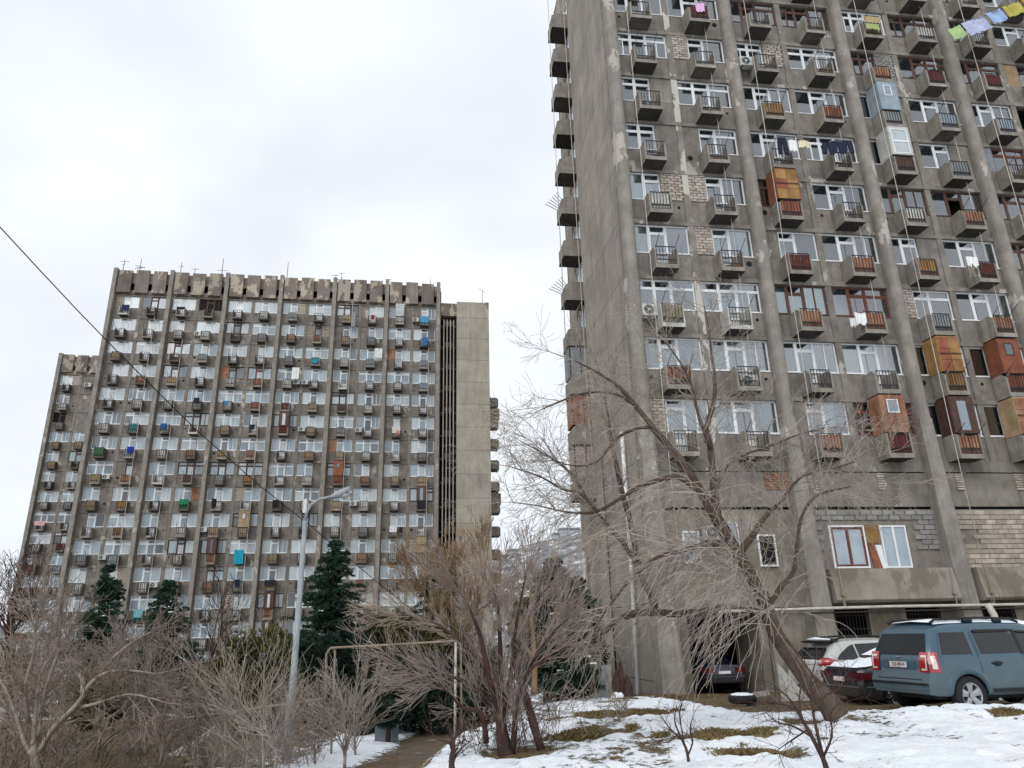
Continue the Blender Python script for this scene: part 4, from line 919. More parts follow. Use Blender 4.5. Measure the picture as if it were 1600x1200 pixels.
bt, T = bare_tree('big bare tree leaning left from the parked cars, its twigs hanging before the block', tuple(at(1300, 1105, Yt)), trunk, lim, Yt, PB, 5, M['bark'], M['bark2'], 1.0)
# long hanging shoots under its crook
S = MB(); rs_ = random.Random(9); org = Vector(at(1300, 1105, Yt)); TT = Tree(77)
PD = dict(rmin=.0042, nb=[3, 1], maxl=1, wob=.13, trop=-.34, wx=-.10, fwd=.95, spread=.55, lr=(.35, .6))
for k in range(205):
    q = rs_.choice([(1150, 870), (1165, 890), (1120, 850), (1095, 852), (1180, 920), (1060, 862), (1130, 880), (1190, 940), (1100, 900), (1150, 900), (1100, 765), (1190, 940), (1200, 960)])
    p = Vector(at(q[0]+rs_.uniform(-22, 22), q[1]+rs_.uniform(-14, 20), Yt+rs_.uniform(-1.5, .6)))-org
    TT.branch(p, Vector((rs_.uniform(-1.0, .25), rs_.uniform(-.6, .4), rs_.uniform(-.3, .7))), rs_.uniform(1.1, 2.1), .0085, 0, PD)
o = TT.tw.build('hanging_twigs', M['bark2'], bt); o['kind'] = 'stuff'

# fan-shaped multi-stem tree in the centre
PK = dict(L=.62, r=.008, rmin=.0028, nb=[5, 4, 2], maxl=2, wob=.10, trop=.05, fwd=1.0, spread=.42, lr=(.45, .8), per_m=10, trunk_f=.3)
lk = [([(785, 1150, 14), (772, 1085, 12), (760, 1045, 10), (736, 1015, 8), (705, 990, 6), (662, 968, 4), (622, 960, 2)], .8),
      ([(780, 1120, 10), (765, 1060, 9), (752, 1000, 7), (738, 960, 5), (722, 930, 3), (708, 915, 2)], -.6),
      ([(785, 1130, 12), (783, 1060, 9), (781, 1000, 7), (778, 950, 5), (770, 920, 3)], .2),
      ([(788, 1110, 9), (800, 1040, 7), (806, 980, 5), (815, 930, 3), (822, 895, 2)], -.8),
      ([(846, 1172, 13), (828, 1112, 12), (815, 1070, 11), (806, 1040, 9), (812, 990, 6), (832, 950, 4), (858, 915, 2)], .5),
      ([(815, 1070, 7), (840, 1020, 5), (868, 985, 4), (895, 960, 2)], -.6),
      ([(768, 1100, 8), (738, 1072, 6), (700, 1055, 5), (660, 1050, 3), (625, 1040, 2)], -.9),
      ([(760, 1160, 9), (752, 1115, 8), (722, 1105, 6), (700, 1080, 4), (672, 1075, 2)], -1.0),
      ([(800, 1180, 9), (806, 1120, 8), (818, 1060, 6), (850, 1030, 4), (890, 1010, 2)], -.4)]
bare_tree('multi stemmed bare tree with fanned brown twigs at the snow bank edge', tuple(at(795, 1190, 11.2)), [(800, 1205, 30), (790, 1180, 26), (785, 1150, 18), (780, 1110, 12), (770, 1060, 8)], lk, 11.2, PK, 21, M['barkdark'], M['barkred'], 1.1)
PW = dict(L=1.5, r=.016, rmin=.008, nb=[5, 4, 2], maxl=2, wob=.09, trop=.10, fwd=1.0, spread=.45, lr=(.45, .8), per_m=6, trunk_f=.4)
bare_tree('orange brown bare tree in front of the stair tower foot', tuple(at(715, 1090, 27.)), [(715, 1100, 12), (712, 1030, 9), (708, 970, 6), (704, 920, 3)], [([(713, 1040, 7), (735, 980, 5), (750, 930, 3), (760, 885, 2)], .5), ([(712, 1040, 7), (690, 985, 5), (668, 940, 3), (650, 905, 2)], -.5), ([(710, 1000, 5), (690, 940, 4), (700, 890, 2)], 1.5), ([(713, 1010, 5), (740, 960, 4), (778, 935, 2)], -1.5)], 27., PW, 31, M['barkor'], M['barkor'], 1.0)
bare_tree('olive brown bare tree crown right of the stair tower, above the dark pine', tuple(at(835, 1075, 24.)), [(835, 1085, 10), (835, 1020, 8), (830, 960, 5), (828, 910, 2)], [([(835, 1030, 6), (860, 980, 4), (885, 940, 2)], .5), ([(835, 1030, 6), (805, 985, 4), (790, 935, 2)], -.5), ([(835, 1040, 6), (880, 1010, 4), (905, 985, 2)], -1.0)], 24., dict(PW, L=1.1, r=.012, rmin=.006), 32, M['barkor'], M['barkred'], .55)
# thicket on the left
PL = dict(L=.85, r=.012, rmin=.0045, nb=[5, 3, 2], maxl=2, wob=.2, trop=.02, fwd=.95, spread=.6, lr=(.45, .8), per_m=6.5, trunk_f=.4)
Lb = (55, 1190)
ll = [([(62, 1175, 9), (82, 1140, 8), (115, 1107, 7.5), (130, 1088, 7), (140, 1070, 6), (165, 1052, 6), (200, 1048, 4), (240, 1052, 2)], -.6),
      ([(130, 1088, 8), (128, 1060, 7), (112, 1045, 4), (100, 1020, 2)], .8), ([(50, 1180, 7), (38, 1160, 6), (25, 1120, 6), (10, 1080, 4), (-10, 1050, 2)], .5),
      ([(60, 1150, 6), (66, 1100, 5), (80, 1050, 5), (95, 1010, 3), (110, 985, 2)], .9), ([(140, 1070, 6), (175, 1030, 5), (205, 1005, 3), (240, 985, 2)], .9),
      ([(45, 1130, 7), (40, 1070, 5), (55, 1010, 3), (50, 960, 2)], -.8), ([(115, 1107, 7), (150, 1100, 5), (200, 1085, 4), (250, 1095, 2)], -1.0)]
bare_tree('spreading bare tree in the lower left corner with forked grey trunk', tuple(at(55, 1192, 15.)), [(56, 1205, 13), (54, 1188, 11), (52, 1165, 8), (55, 1120, 6), (60, 1070, 4)], ll, 15., PL, 41, M['bark2'], M['barkred'], 1.25)
for i, (px, py, Y, h, sp, lab, tw) in enumerate(((95, 1150, 24., 130, 70, 'dense reddish bare tree behind the forked one, lower left', 'barkred'), (190, 1150, 22., 125, 80, 'dense bare tree crown in front of the leftmost tall cedar', 'barkred'),
        (20, 1150, 26., 135, 60, 'bare tree crown at the left picture edge', 'bark2'), (325, 1120, 34., 150, 50, 'dark slender bare tree before the block, right of the middle cedar', 'barkdark'), (150, 1190, 16., 110, 70, 'low reddish brushwood in the lower left snow', 'barkred'),
        (250, 1195, 15.5, 95, 70, 'low twiggy shrub at the bottom between log and lower left tree', 'barkred'), (12, 1040, 60., 125, 40, 'distant bare tree against the sky at the far left edge', 'barkdark'))):
    trk = [(px, py, 5), (px+5, py-h*.35, 4), (px+2, py-h*.6, 3), (px+8, py-h*.85, 2)]; rr_ = random.Random(50+i); li = []
    for k in range(7 if i != 3 else 5):
        s_ = rr_.uniform(-1, 1)*sp; yb = py-h*rr_.uniform(.05, .5); li.append(([(px+3, yb, 3.5), (px+s_*.4, yb-h*.2, 3), (px+s_*.8, yb-h*.33, 2), (px+s_, yb-h*.5, 1.5)], rr_.uniform(-1.5, 1.5)))
    k_ = Y/17.
    bare_tree(lab, tuple(at(px, py, Y)), trk, li, Y, dict(PL, L=.95*k_, r=.011*k_, rmin=.004*k_, per_m=4.6/k_), 60+i, M[tw], M[tw], 1.0 if i != 3 else .6)
# saplings and shrubs standing in the snow
PS = dict(L=.75, r=.009, rmin=.0042, nb=[4, 3], maxl=1, wob=.10, trop=.07, fwd=1., spread=.5, lr=(.45, .8), per_m=7, trunk_f=1.)
def sapling(px, py, top, Y, lab, seed, tw='bark2', n=5, spread=40, P=PS, dens=1., w=5):
    rr_ = random.Random(seed); h = py-top; trk = [(px, py+6, w+1), (px+rr_.uniform(-3, 3), py-h*.3, w), (px+rr_.uniform(-4, 4), py-h*.65, w*.6), (px+rr_.uniform(-6, 6), top, 1.2)]; li = []
    for k in range(n):
        s_ = rr_.choice((-1, 1))*rr_.uniform(.25, 1)*spread; yb = py-h*rr_.uniform(.0, .55); hh_ = h*rr_.uniform(.25, .6); li.append(([(px, yb, w*.6), (px+s_*rr_.uniform(.15, .45), yb-hh_*.4, w*.45), (px+s_*rr_.uniform(.6, .9), yb-hh_*.75, 2), (px+s_, yb-hh_, 1)], rr_.uniform(-.8, .8)))
    return bare_tree(lab, tuple(at(px, py, Y)), trk, li, Y, P, seed, M[tw], M[tw], dens, cat='sapling', name='sapling')
sapling(353, 1188, 1015, 15., 'pale slim sapling with upswept branches left of the street lamp', 71, n=7, spread=70, dens=.5, w=4)
sapling(556, 1183, 1020, 18., 'fan shaped sapling standing right beside the muddy path', 72, n=10, spread=50, dens=1.0, w=3, P=dict(PS, spread=.4, L=.6))
sapling(412, 1196, 1030, 14., 'thin pale sapling close left of the street lamp foot', 73, n=6, spread=38, dens=.5, w=3)
sapling(538, 1194, 1090, 15.5, 'small twiggy sapling in the snow left of the path edge', 74, n=6, spread=28, w=4)
sapling(492, 1190, 1100, 16.5, 'reddish twiggy shrub right of the street lamp foot', 75, 'barkred', n=9, spread=40, dens=1.3, w=3)
sapling(468, 1180, 1095, 18.5, 'low reddish thicket behind the street lamp foot', 76, 'barkred', n=8, spread=40, dens=1.2, w=3)
sapling(385, 1192, 1100, 14.5, 'short pale shrub between the two slim saplings', 77, n=8, spread=35, dens=1., w=2.5)
sapling(430, 1196, 1120, 13.5, 'short bare stalks directly left of the lamp pole', 78, n=6, spread=25, dens=1.2, w=3)
sapling(310, 1192, 1080, 16., 'grey brush beside the pale broken log', 79, 'barkred', n=8, spread=50, dens=1., w=2.5)
PO = dict(L=.26, r=.004, rmin=.0016, nb=[4, 3], maxl=1, wob=.28, trop=.03, fwd=.9, spread=.8, lr=(.45, .8), per_m=17, trunk_f=.5)
bare_tree('small foreground shrub with forked dark stems below the leaning trunk', tuple(at(1290, 1192, 7.6)), [(1292, 1204, 9), (1286, 1185, 7), (1268, 1150, 6), (1254, 1125, 4.5), (1236, 1095, 3), (1215, 1075, 1.5)],
          [([(1287, 1186, 6), (1278, 1150, 5), (1270, 1110, 4), (1266, 1070, 3), (1274, 1035, 1.5)], .5), ([(1270, 1152, 4), (1240, 1135, 3), (1214, 1128, 2), (1196, 1112, 1)], -.6), ([(1272, 1110, 4), (1292, 1085, 3), (1312, 1075, 2), (1322, 1050, 1)], .6),
           ([(1256, 1128, 3), (1248, 1100, 3), (1252, 1062, 2), (1240, 1035, 1)], .4), ([(1286, 1184, 4), (1300, 1150, 3), (1298, 1115, 2), (1312, 1098, 1)], -.5), ([(1262, 1140, 3), (1232, 1160, 2), (1215, 1172, 1)], .3), ([(1244, 1108, 3), (1216, 1098, 2), (1192, 1098, 1)], -.3)],
          7.6, PO, 81, M['barkdark'], M['barkdark'], 1., cat='shrub', name='bare_shrub')
bare_tree('little bare shrub in the middle of the snow bank', tuple(at(1074, 1186, 9.2)), [(1076, 1190, 5), (1072, 1170, 4), (1062, 1148, 3), (1054, 1125, 2), (1058, 1100, 1)],
          [([(1074, 1182, 3), (1082, 1160, 2.5), (1078, 1138, 2), (1084, 1118, 1)], .4), ([(1066, 1156, 3), (1048, 1140, 2), (1034, 1120, 1)], -.4), ([(1060, 1146, 2), (1044, 1160, 1.5), (1032, 1158, 1)], .3), ([(1070, 1166, 2), (1062, 1120, 2), (1066, 1095, 1)], -.4)],
          9.2, dict(PO, L=.22, r=.0035, rmin=.0018, per_m=14), 82, M['barkdark'], M['barkdark'], 1., cat='shrub', name='bare_shrub')
sapling(706, 1204, 1135, 8.6, 'short cut stump with thin side shoots at the path edge', 83, 'barkdark', n=4, spread=35, P=dict(PS, L=.3, r=.005, rmin=.002, per_m=8), w=9)
sapling(968, 1125, 1090, 14.5, 'tiny twig bush on the snow bank below the white drain pipe', 84, 'barkred', n=4, spread=16, P=dict(PS, L=.2, r=.004, rmin=.0025, per_m=12), w=2)

# evergreens
def needlemat(name, c1, c2): return mat(name, C(c1), col2=C(c2), scale=1.2, fine=.4, rnd=.05, rough=.9, spec=.1)
M['cedar'] = needlemat('cedar_needles', '46604e', '2d4237'); M['fir'] = needlemat('dark_conifer', '33443a', '22302a'); M['thuja'] = needlemat('olive_evergreen', '6a6b3c', '454a2a'); M['thuja2'] = needlemat('brown_green_evergreen', '66603a', '3e4229')
def tuft(m, p, d, L, w, rg, n=4, mi=0):
    for _ in range(n):
        s_ = Vector((rg.gauss(0, 1), rg.gauss(0, 1), rg.gauss(0, .6))); q = (d+s_*.55).normalized()*L*rg.uniform(.6, 1.2); o_ = q.cross(Vector((rg.random(), rg.random(), rg.random()))).normalized()*w
        m.poly((p-o_, p+o_, p+q), mi)
def cedar(lab, px, top, Y, halfw, ph, mt, seed, sparse=1., snow=True):
    rg = random.Random(seed); tp = Vector(at(px, top, Y)); gz = gh(tp.x, Y); H = tp.z-gz; Rm = halfw*Y*.945/FPX; e = empty('conifer', (tp.x, Y, gz)); m = MB(); br = MB(); sn = MB()
    tk = MB(); tk.tube([(0, 0, -.2), (.05, 0, H*.5), (0, 0, H)], [H*.016, H*.009, .01], 7); tk.build('trunk', M['barkdark'], e, smooth=True)
    z = H*.995; sc_ = Y/40.
    while z > H*.12:
        t = 1-z/H; Rr = Rm*min(1, (t/ph))**.75
        for k in range(rg.randint(4, 7)):
            a = rg.random()*6.283; L = Rr*rg.uniform(.45, 1.15)+.15; d = Vector((math.cos(a), math.sin(a), rg.uniform(.0, .5))); p = Vector((0, 0, z)); nn = max(3, int(L/(.13*sc_))); pts = [p.copy()]
            for i in range(nn):
                d.z -= .5/nn; p = p+d.normalized()*(L/nn); pts.append(p.copy())
                wv = L*.30*(1-i/nn)+.06
                for q in range(int(4*sparse)+1):
                    s_ = Vector((-d.y, d.x, 0)).normalized()*rg.uniform(-wv, wv); tuft(m, p+s_+Vector((0, 0, -abs(s_.length)*.25+rg.uniform(-.10, .06)*sc_)), Vector((d.x, d.y, rg.uniform(-.7, .5)))*.9, .2*sc_, .035*sc_, rg, 4)
                if snow and rg.random() < .008: sn.box(p.x-.1, p.x+.12, p.y-.08, p.y+.08, p.z+.04, p.z+.09)
            br.tube(pts, [.03*sc_]+[.012*sc_]*(len(pts)-1), 3, cap=False)
        z -= H*.019*rg.uniform(.5, 1.6)
    br.build('branches', M['barkdark'], e)['kind'] = 'stuff'
    m.build('crown', mt, e)['kind'] = 'stuff'
    if sn.v: sn.build('snow_clumps', M['snow'], e)['kind'] = 'stuff'
    tag(e, lab, 'conifer'); return e
cedar('tallest dark green cedar right of the street lamp', 525, 845, 36., 78, .62, M['cedar'], 91, 1.3)
cedar('slim cedar in front of the block, centre left', 266, 908, 38., 52, .55, M['cedar'], 92, 1.2)
cedar('shorter cedar left of the slim one', 172, 884, 46., 46, .5, M['cedar'], 93, 1.2)
cedar('dark conifer top against the fins of the stair tower', 690, 850, 44., 38, .35, M['cedar'], 94, 1.2)
cedar('dark broad pine against the snowy hill between the blocks', 864, 873, 27., 62, .4, M['cedar'], 95, 1.6)
cedar('low dark pine left of the close block corner', 903, 903, 38., 38, .45, M['fir'], 96, 1.3)
cedar('low cedar filling in below the tallest one', 480, 985, 30., 62, .5, M['cedar'], 97, 1.4)
def evergreen(lab, px, py, Y, rx, rz, mt, seed, n=2600, trunk=True):
    """a loose evergreen crown: needle sprays on many short shoots through its volume"""
    rg = random.Random(seed); c = Vector(at(px, py, Y)); gz = gh(c.x, Y); e = empty('evergreen_tree', (c.x, Y, gz)); m = MB(); s_ = Y*.945/FPX; Rx, Rz = rx*s_, rz*s_; cz = c.z-gz; sc_ = Y/25
    lob = [(Vector((rg.uniform(-.6, .6)*Rx, rg.uniform(-.6, .6)*Rx, rg.uniform(-.6, .7)*Rz)), rg.uniform(.35, .6)) for _ in range(16)]
    br = MB()
    for (lc, f) in lob: br.tube([(0, 0, max(.1, cz-Rz)), tuple(lc*.5+Vector((0, 0, cz-Rz*.2))), tuple(lc+Vector((0, 0, cz)))], [.05*sc_, .03*sc_, .012*sc_], 4, cap=False)
    for _ in range(n):
        lc, f = rg.choice(lob); d = Vector((rg.gauss(0, 1), rg.gauss(0, 1), rg.gauss(0, 1))).normalized(); r = rg.random()**.4
        p = Vector((lc.x+d.x*Rx*f*r, lc.y+d.y*Rx*f*r, cz+lc.z+d.z*Rz*f*r))
        if p.z < .05: continue
        dd = (d+Vector((0, 0, .35))).normalized(); tuft(m, p, dd, .2*sc_, .032*sc_, rg, 6)
    tk = MB(); tk.tube([(0, 0, -.2), (.05, 0, max(cz-Rz*.3, .4)), (0, 0, cz+Rz*.5)], [.11*sc_, .07*sc_, .02], 6); tk.build('trunk', M['barkdark'], e, smooth=True)
    br.build('branches', M['barkdark'], e)['kind'] = 'stuff'; m.build('crown', mt, e)['kind'] = 'stuff'; tag(e, lab, 'evergreen'); return e
evergreen('olive green evergreen behind the street lamp', 418, 1078, 24., 62, 76, M['thuja'], 101, 5600)
evergreen('dark evergreen mass overhanging the pale metal box', 660, 1085, 22.8, 78, 62, M['fir'], 102, 5200)
evergreen('brown green evergreen above the path under the pipe', 640, 1020, 25., 85, 50, M['thuja2'], 103, 5200)
evergreen('dark evergreen between the cedar and the pipe posts', 545, 1062, 24.5, 66, 78, M['fir'], 104, 6000)
evergreen('olive evergreen patch in the middle of the left thicket', 160, 1112, 19., 36, 40, M['thuja'], 105, 1800)
evergreen('olive evergreen at the left picture edge', 22, 1060, 30., 34, 42, M['thuja2'], 106, 1800)
evergreen('dark evergreen at the foot of the slim cedar', 240, 1075, 27., 62, 48, M['fir'], 107, 3000)
evergreen('mossy evergreen left of the block corner', 850, 995, 30., 50, 58, M['thuja'], 108, 3000)
evergreen('dark evergreen beside the far end of the path', 890, 1040, 33., 60, 48, M['fir'], 109, 2600)
evergreen('dark evergreen right of the pale metal box', 722, 1075, 27., 58, 60, M['fir'], 110, 3000)
evergreen('evergreen shrub below the pipe elbow', 340, 1085, 25., 60, 55, M['thuja2'], 111, 2600)
evergreen('dark hedge like evergreen left of the pale metal box', 566, 1118, 22.5, 22, 44, M['fir'], 112, 1800)
evergreen('low dark evergreen spray hanging over the pale metal box', 606, 1118, 20.3, 24, 14, M['fir'], 113, 900)
# brushwood that nobody could count: thin stems and runners over the lower left slope
def brush(name, lab, zones, n, mts, seed, L=(.5, 1.1)):
    TT = Tree(seed); q = TT.r; PBr = dict(rmin=.0038, nb=[4, 2], maxl=2, wob=.16, trop=.03, fwd=.9, spread=.65, lr=(.4, .75)); parts_ = [MB() for _ in mts]
    for _ in range(n):
        (xa, xb, ya, yb) = q.choice(zones); x, y = q.uniform(xa, xb)*1., q.uniform(ya, yb); TT.tw = parts_[q.randrange(len(mts))]
        TT.branch(Vector((x, y, gh(x, y)-.03)), Vector((q.uniform(-.7, .7), q.uniform(-.5, .5), 1)), q.uniform(*L), .007, 0, PBr)
    e_ = empty(name, (0, 0, 0))
    for p_, m_ in zip(parts_, mts): p_.build('stems', m_, e_)['kind'] = 'stuff'
    tag(e_, lab, 'brushwood', kind='stuff')
brush('undergrowth', 'tangled reddish brushwood covering the lower left slope', [(-13.5, -8.2, 12.5, 16.5), (-12.5, -6.9, 15.5, 19.5), (-16, -7, 19, 24)], 620, [M['barkred'], M['barkred'], M['bark2'], M['barkdark']], 301, (.4, .85))
brush('undergrowth', 'thin pale stalks crowding round the street lamp foot', [(-5.9, -4.1, 14.2, 17.5), (-7.3, -5.6, 16, 19)], 150, [M['bark2'], M['barkred'], M['barkred']], 302, (.35, .8))
brush('undergrowth', 'dark briars at the foot of the multi stemmed tree', [(-.9, .6, 11.2, 13.5)], 50, [M['barkdark'], M['barkred']], 303, (.4, .9))

# ============================================================ cars
M['tint'] = glassmat('tinted_car_glass', (.012, .014, .016), .03)
M['tint2'] = glassmat('dark_rear_glass', (.006, .007, .008), .05); MATS['dark_rear_glass'].node_tree.nodes['Principled BSDF' if 'Principled BSDF' in MATS['dark_rear_glass'].node_tree.nodes else 0].inputs['Specular IOR Level'].default_value = .22
M['chrome'] = mat('brushed_alloy', C('b9babb'), rough=.3, metal=.8, fine=.1)
M['plastic'] = mat('black_plastic', C('222325'), rough=.6, fine=.2)
M['dirt'] = mat('road_dirt', C('6a6257'), scale=4)
def paint(name, col, dirty=.35):
    m = mat(name, col, rough=.22, col2=tuple(v*.9 for v in col), scale=1.5, fine=.05, stain=None, spec=.5, coat=.5)
    t = m.node_tree; b = [n for n in t.nodes if n.type == 'BSDF_PRINCIPLED'][0]; b.inputs['Coat Roughness'].default_value = .12
    # road grime thrown up over the lower body
    g = t.nodes.new('ShaderNodeNewGeometry'); tcn = t.nodes.new('ShaderNodeTexCoord'); n = t.nodes.new('ShaderNodeTexNoise'); n.inputs['Scale'].default_value = 3.5; n.inputs['Detail'].default_value = 6; t.links.new(tcn.outputs['Object'], n.inputs[0])
    s = t.nodes.new('ShaderNodeSeparateXYZ'); t.links.new(tcn.outputs['Object'], s.inputs[0])
    a = t.nodes.new('ShaderNodeMapRange'); a.inputs[1].default_value = .1; a.inputs[2].default_value = -.75; t.links.new(s.outputs[2], a.inputs[0])
    mu = t.nodes.new('ShaderNodeMath'); mu.operation = 'MULTIPLY'; t.links.new(a.outputs[0], mu.inputs[0]); t.links.new(n.outputs[0], mu.inputs[1])
    mu2 = t.nodes.new('ShaderNodeMath'); mu2.operation = 'MULTIPLY'; mu2.inputs[1].default_value = dirty*2; mu2.use_clamp = True; t.links.new(mu.outputs[0], mu2.inputs[0])
    x = t.nodes.new('ShaderNodeMix'); x.data_type = 'RGBA'; lk_ = b.inputs['Base Color'].links[0]; src = lk_.from_socket; t.links.new(src, x.inputs[6]); x.inputs[7].default_value = (*C('7a7468'), 1); t.links.new(mu2.outputs[0], x.inputs[0]); t.links.new(x.outputs[2], b.inputs['Base Color'])
    r2 = t.nodes.new('ShaderNodeMapRange'); r2.inputs[3].default_value = .3; r2.inputs[4].default_value = .8; t.links.new(mu2.outputs[0], r2.inputs[0]); t.links.new(r2.outputs[0], b.inputs['Roughness'])
    return m
M['lens_red'] = mat('red_lamp_lens', C('b3202a'), rough=.15, coat=1., spec=.6, fine=.05, col2=C('8c1820'))
M['lens_white'] = mat('clear_lamp_lens', C('e6d9d6'), rough=.15, coat=1., spec=.6, fine=.05)
class Car:
    """body lofted through sections; x forward, y to the left, z up, origin on the ground under the middle"""
    def __init__(s, L, W, keys, rake):
        s.L, s.W, s.k, s.rake = L, W, keys, rake
    def val(s, n, x): return float(np.interp(x, s.k['x'], s.k[n]))
    def section(s, x):
        w = s.val('w', x); zb = s.val('zb', x); be = s.val('belt', x); zt_ = s.val('zt', x); wr = s.val('wr', x)
        return [(w*.55, zb), (w*.93, zb), (w*.985, zb+.06), (w, zb+.22), (w*1.003, (zb+be)/2+.08), (w*.995, be-.16), (w*.975, be-.05), (w*.95, be), (w*.95+(wr-w*.95)*.33, be+(zt_-.09-be)*.35), (w*.95+(wr-w*.95)*.66, be+(zt_-.09-be)*.68), (wr, zt_-.09), (wr-.04, zt_-.04), (wr-.12, zt_-.01), (wr*.5, zt_+.012), (0, zt_+.018)]
    def warp(s, x, z):
        e = min(max((-s.L/2+1.0-x)/1.0, 0), 1); f = min(max((x-(s.L/2-.8))/.8, 0), 1)
        return x+e*float(np.interp(z, s.rake[0], s.rake[1]))-f*float(np.interp(z, s.rake[2], s.rake[3]))
    def P(s, x, i, side, off=0.):
        """point on the body side: station x, fractional section index i"""
        sec = s.section(x); a = int(i); b = min(a+1, len(sec)-1); t = i-a; y = sec[a][0]*(1-t)+sec[b][0]*t; z = sec[a][1]*(1-t)+sec[b][1]*t
        return (s.warp(x, z), side*(y+off), z)
    def idx_z(s, x, z):
        sec = s.section(x)
        for i in range(1, 11):
            if sec[i+1][1] >= z: return i+(z-sec[i][1])/max(sec[i+1][1]-sec[i][1], 1e-4)
        return 10.9
    def body(s, root, mt, wheels, wr_):
        st = sorted(set(np.round(np.concatenate([np.linspace(-s.L/2, s.L/2, 56), s.k['x']]), 3))); m = MB(); n = 15
        for x in st:
            sec = s.section(x)
            for side in (-1, 1):
                for (y, z) in sec: m.v.append((s.warp(x, z), side*y, z))
        for i in range(len(st)-1):
            a = i*2*n; b = a+2*n
            for j in range(n-1):
                m.f.append((a+j, b+j, b+j+1, a+j+1)); m.f.append((a+n+j+1, b+n+j+1, b+n+j, a+n+j)); m.m += [0, 0]
            m.f.append((a, a+n, b+n, b)); m.m.append(0)
        for base, flip in ((0, 0), ((len(st)-1)*2*n, 1)):
            for j in range(n-1):
                q = (base+j, base+j+1, base+n+j+1, base+n+j); m.f.append(q if not flip else q[::-1]); m.m.append(0)
        me_ = bpy.data.meshes.new('body'); me_.from_pydata(m.v, [], m.f); me_.materials.append(mt)
        import bmesh
        bm = bmesh.new(); bm.from_mesh(me_); bmesh.ops.remove_doubles(bm, verts=bm.verts, dist=.0005); bmesh.ops.recalc_face_normals(bm, faces=bm.faces); bm.to_mesh(me_); bm.free()
        o = bpy.data.objects.new('body', me_); COL.objects.link(o)
        cut = MB()
        for wx in wheels:
            for side in (-1, 1):
                c = [(wx+wr_*1.16*math.cos(t), .34+wr_*1.16*math.sin(t)) for t in np.linspace(0, 2*math.pi, 29)[:-1]]
                cut.prism(c, 1, side*s.W*.36, side*s.W*.62)
        cm = bpy.data.meshes.new('cut'); cm.from_pydata(cut.v, [], cut.f); cm.materials.append(M['plastic']); bm = bmesh.new(); bm.from_mesh(cm); bmesh.ops.recalc_face_normals(bm, faces=bm.faces); bm.to_mesh(cm); bm.free()
        co = bpy.data.objects.new('cut', cm); COL.objects.link(co)
        md = o.modifiers.new('b', 'BOOLEAN'); md.operation = 'DIFFERENCE'; md.object = co; md.solver = 'EXACT'; md.material_mode = 'TRANSFER'
        dg = bpy.context.evaluated_depsgraph_get(); me2 = bpy.data.meshes.new_from_object(o.evaluated_get(dg)); o.modifiers.clear(); 
        if len(me2.polygons) > 100: o.data = me2
        bpy.data.objects.remove(co)
        o.data.polygons.foreach_set('use_smooth', [True]*len(o.data.polygons)); o.parent = root
        try: o.data.set_sharp_from_angle(angle=R(35))
        except Exception: pass
        ORG[o.name] = np.zeros(3)
        # keep the body's origin at mid height so the grime gradient reads its own height
        for v in o.data.vertices: v.co.z -= .95
        o.location.z = .95
        return o
    def patch(s, x0, x1, z0, z1, side, off=.006, shape=None, nx_=10, nz_=5):
        """a sheet lying on the body side between two stations and two heights; shape(u)->(zlo,zhi) trims it"""
        m = MB()
        for j in range(nz_+1):
            for i in range(nx_+1):
                u = i/nx_; x = x0+(x1-x0)*u; a, b = shape(u) if shape else (z0, z1)
                z = a+(b-a)*j/nz_; m.v.append(s.P(x, s.idx_z(x, z), side, off))
        for j in range(nz_):
            for i in range(nx_): a = j*(nx_+1)+i; q = (a, a+1, a+nx_+2, a+nx_+1); m.f.append(q if side < 0 else q[::-1]); m.m.append(0)
        return m
    def rear(s, y0, y1, z0, z1, off=.008, x=None, ny_=8, nz_=5, shape=None):
        m = MB(); x = -s.L/2
        for j in range(nz_+1):
            for i in range(ny_+1):
                z = z0+(z1-z0)*j/nz_; a, b = shape(j/nz_) if shape else (y0, y1); y = a+(b-a)*i/ny_; m.v.append((s.warp(x, z)-off, y, z))
        for j in range(nz_):
            for i in range(ny_): a = j*(ny_+1)+i; m.f.append((a+1, a, a+ny_+1, a+ny_+2)); m.m.append(0)
        return m
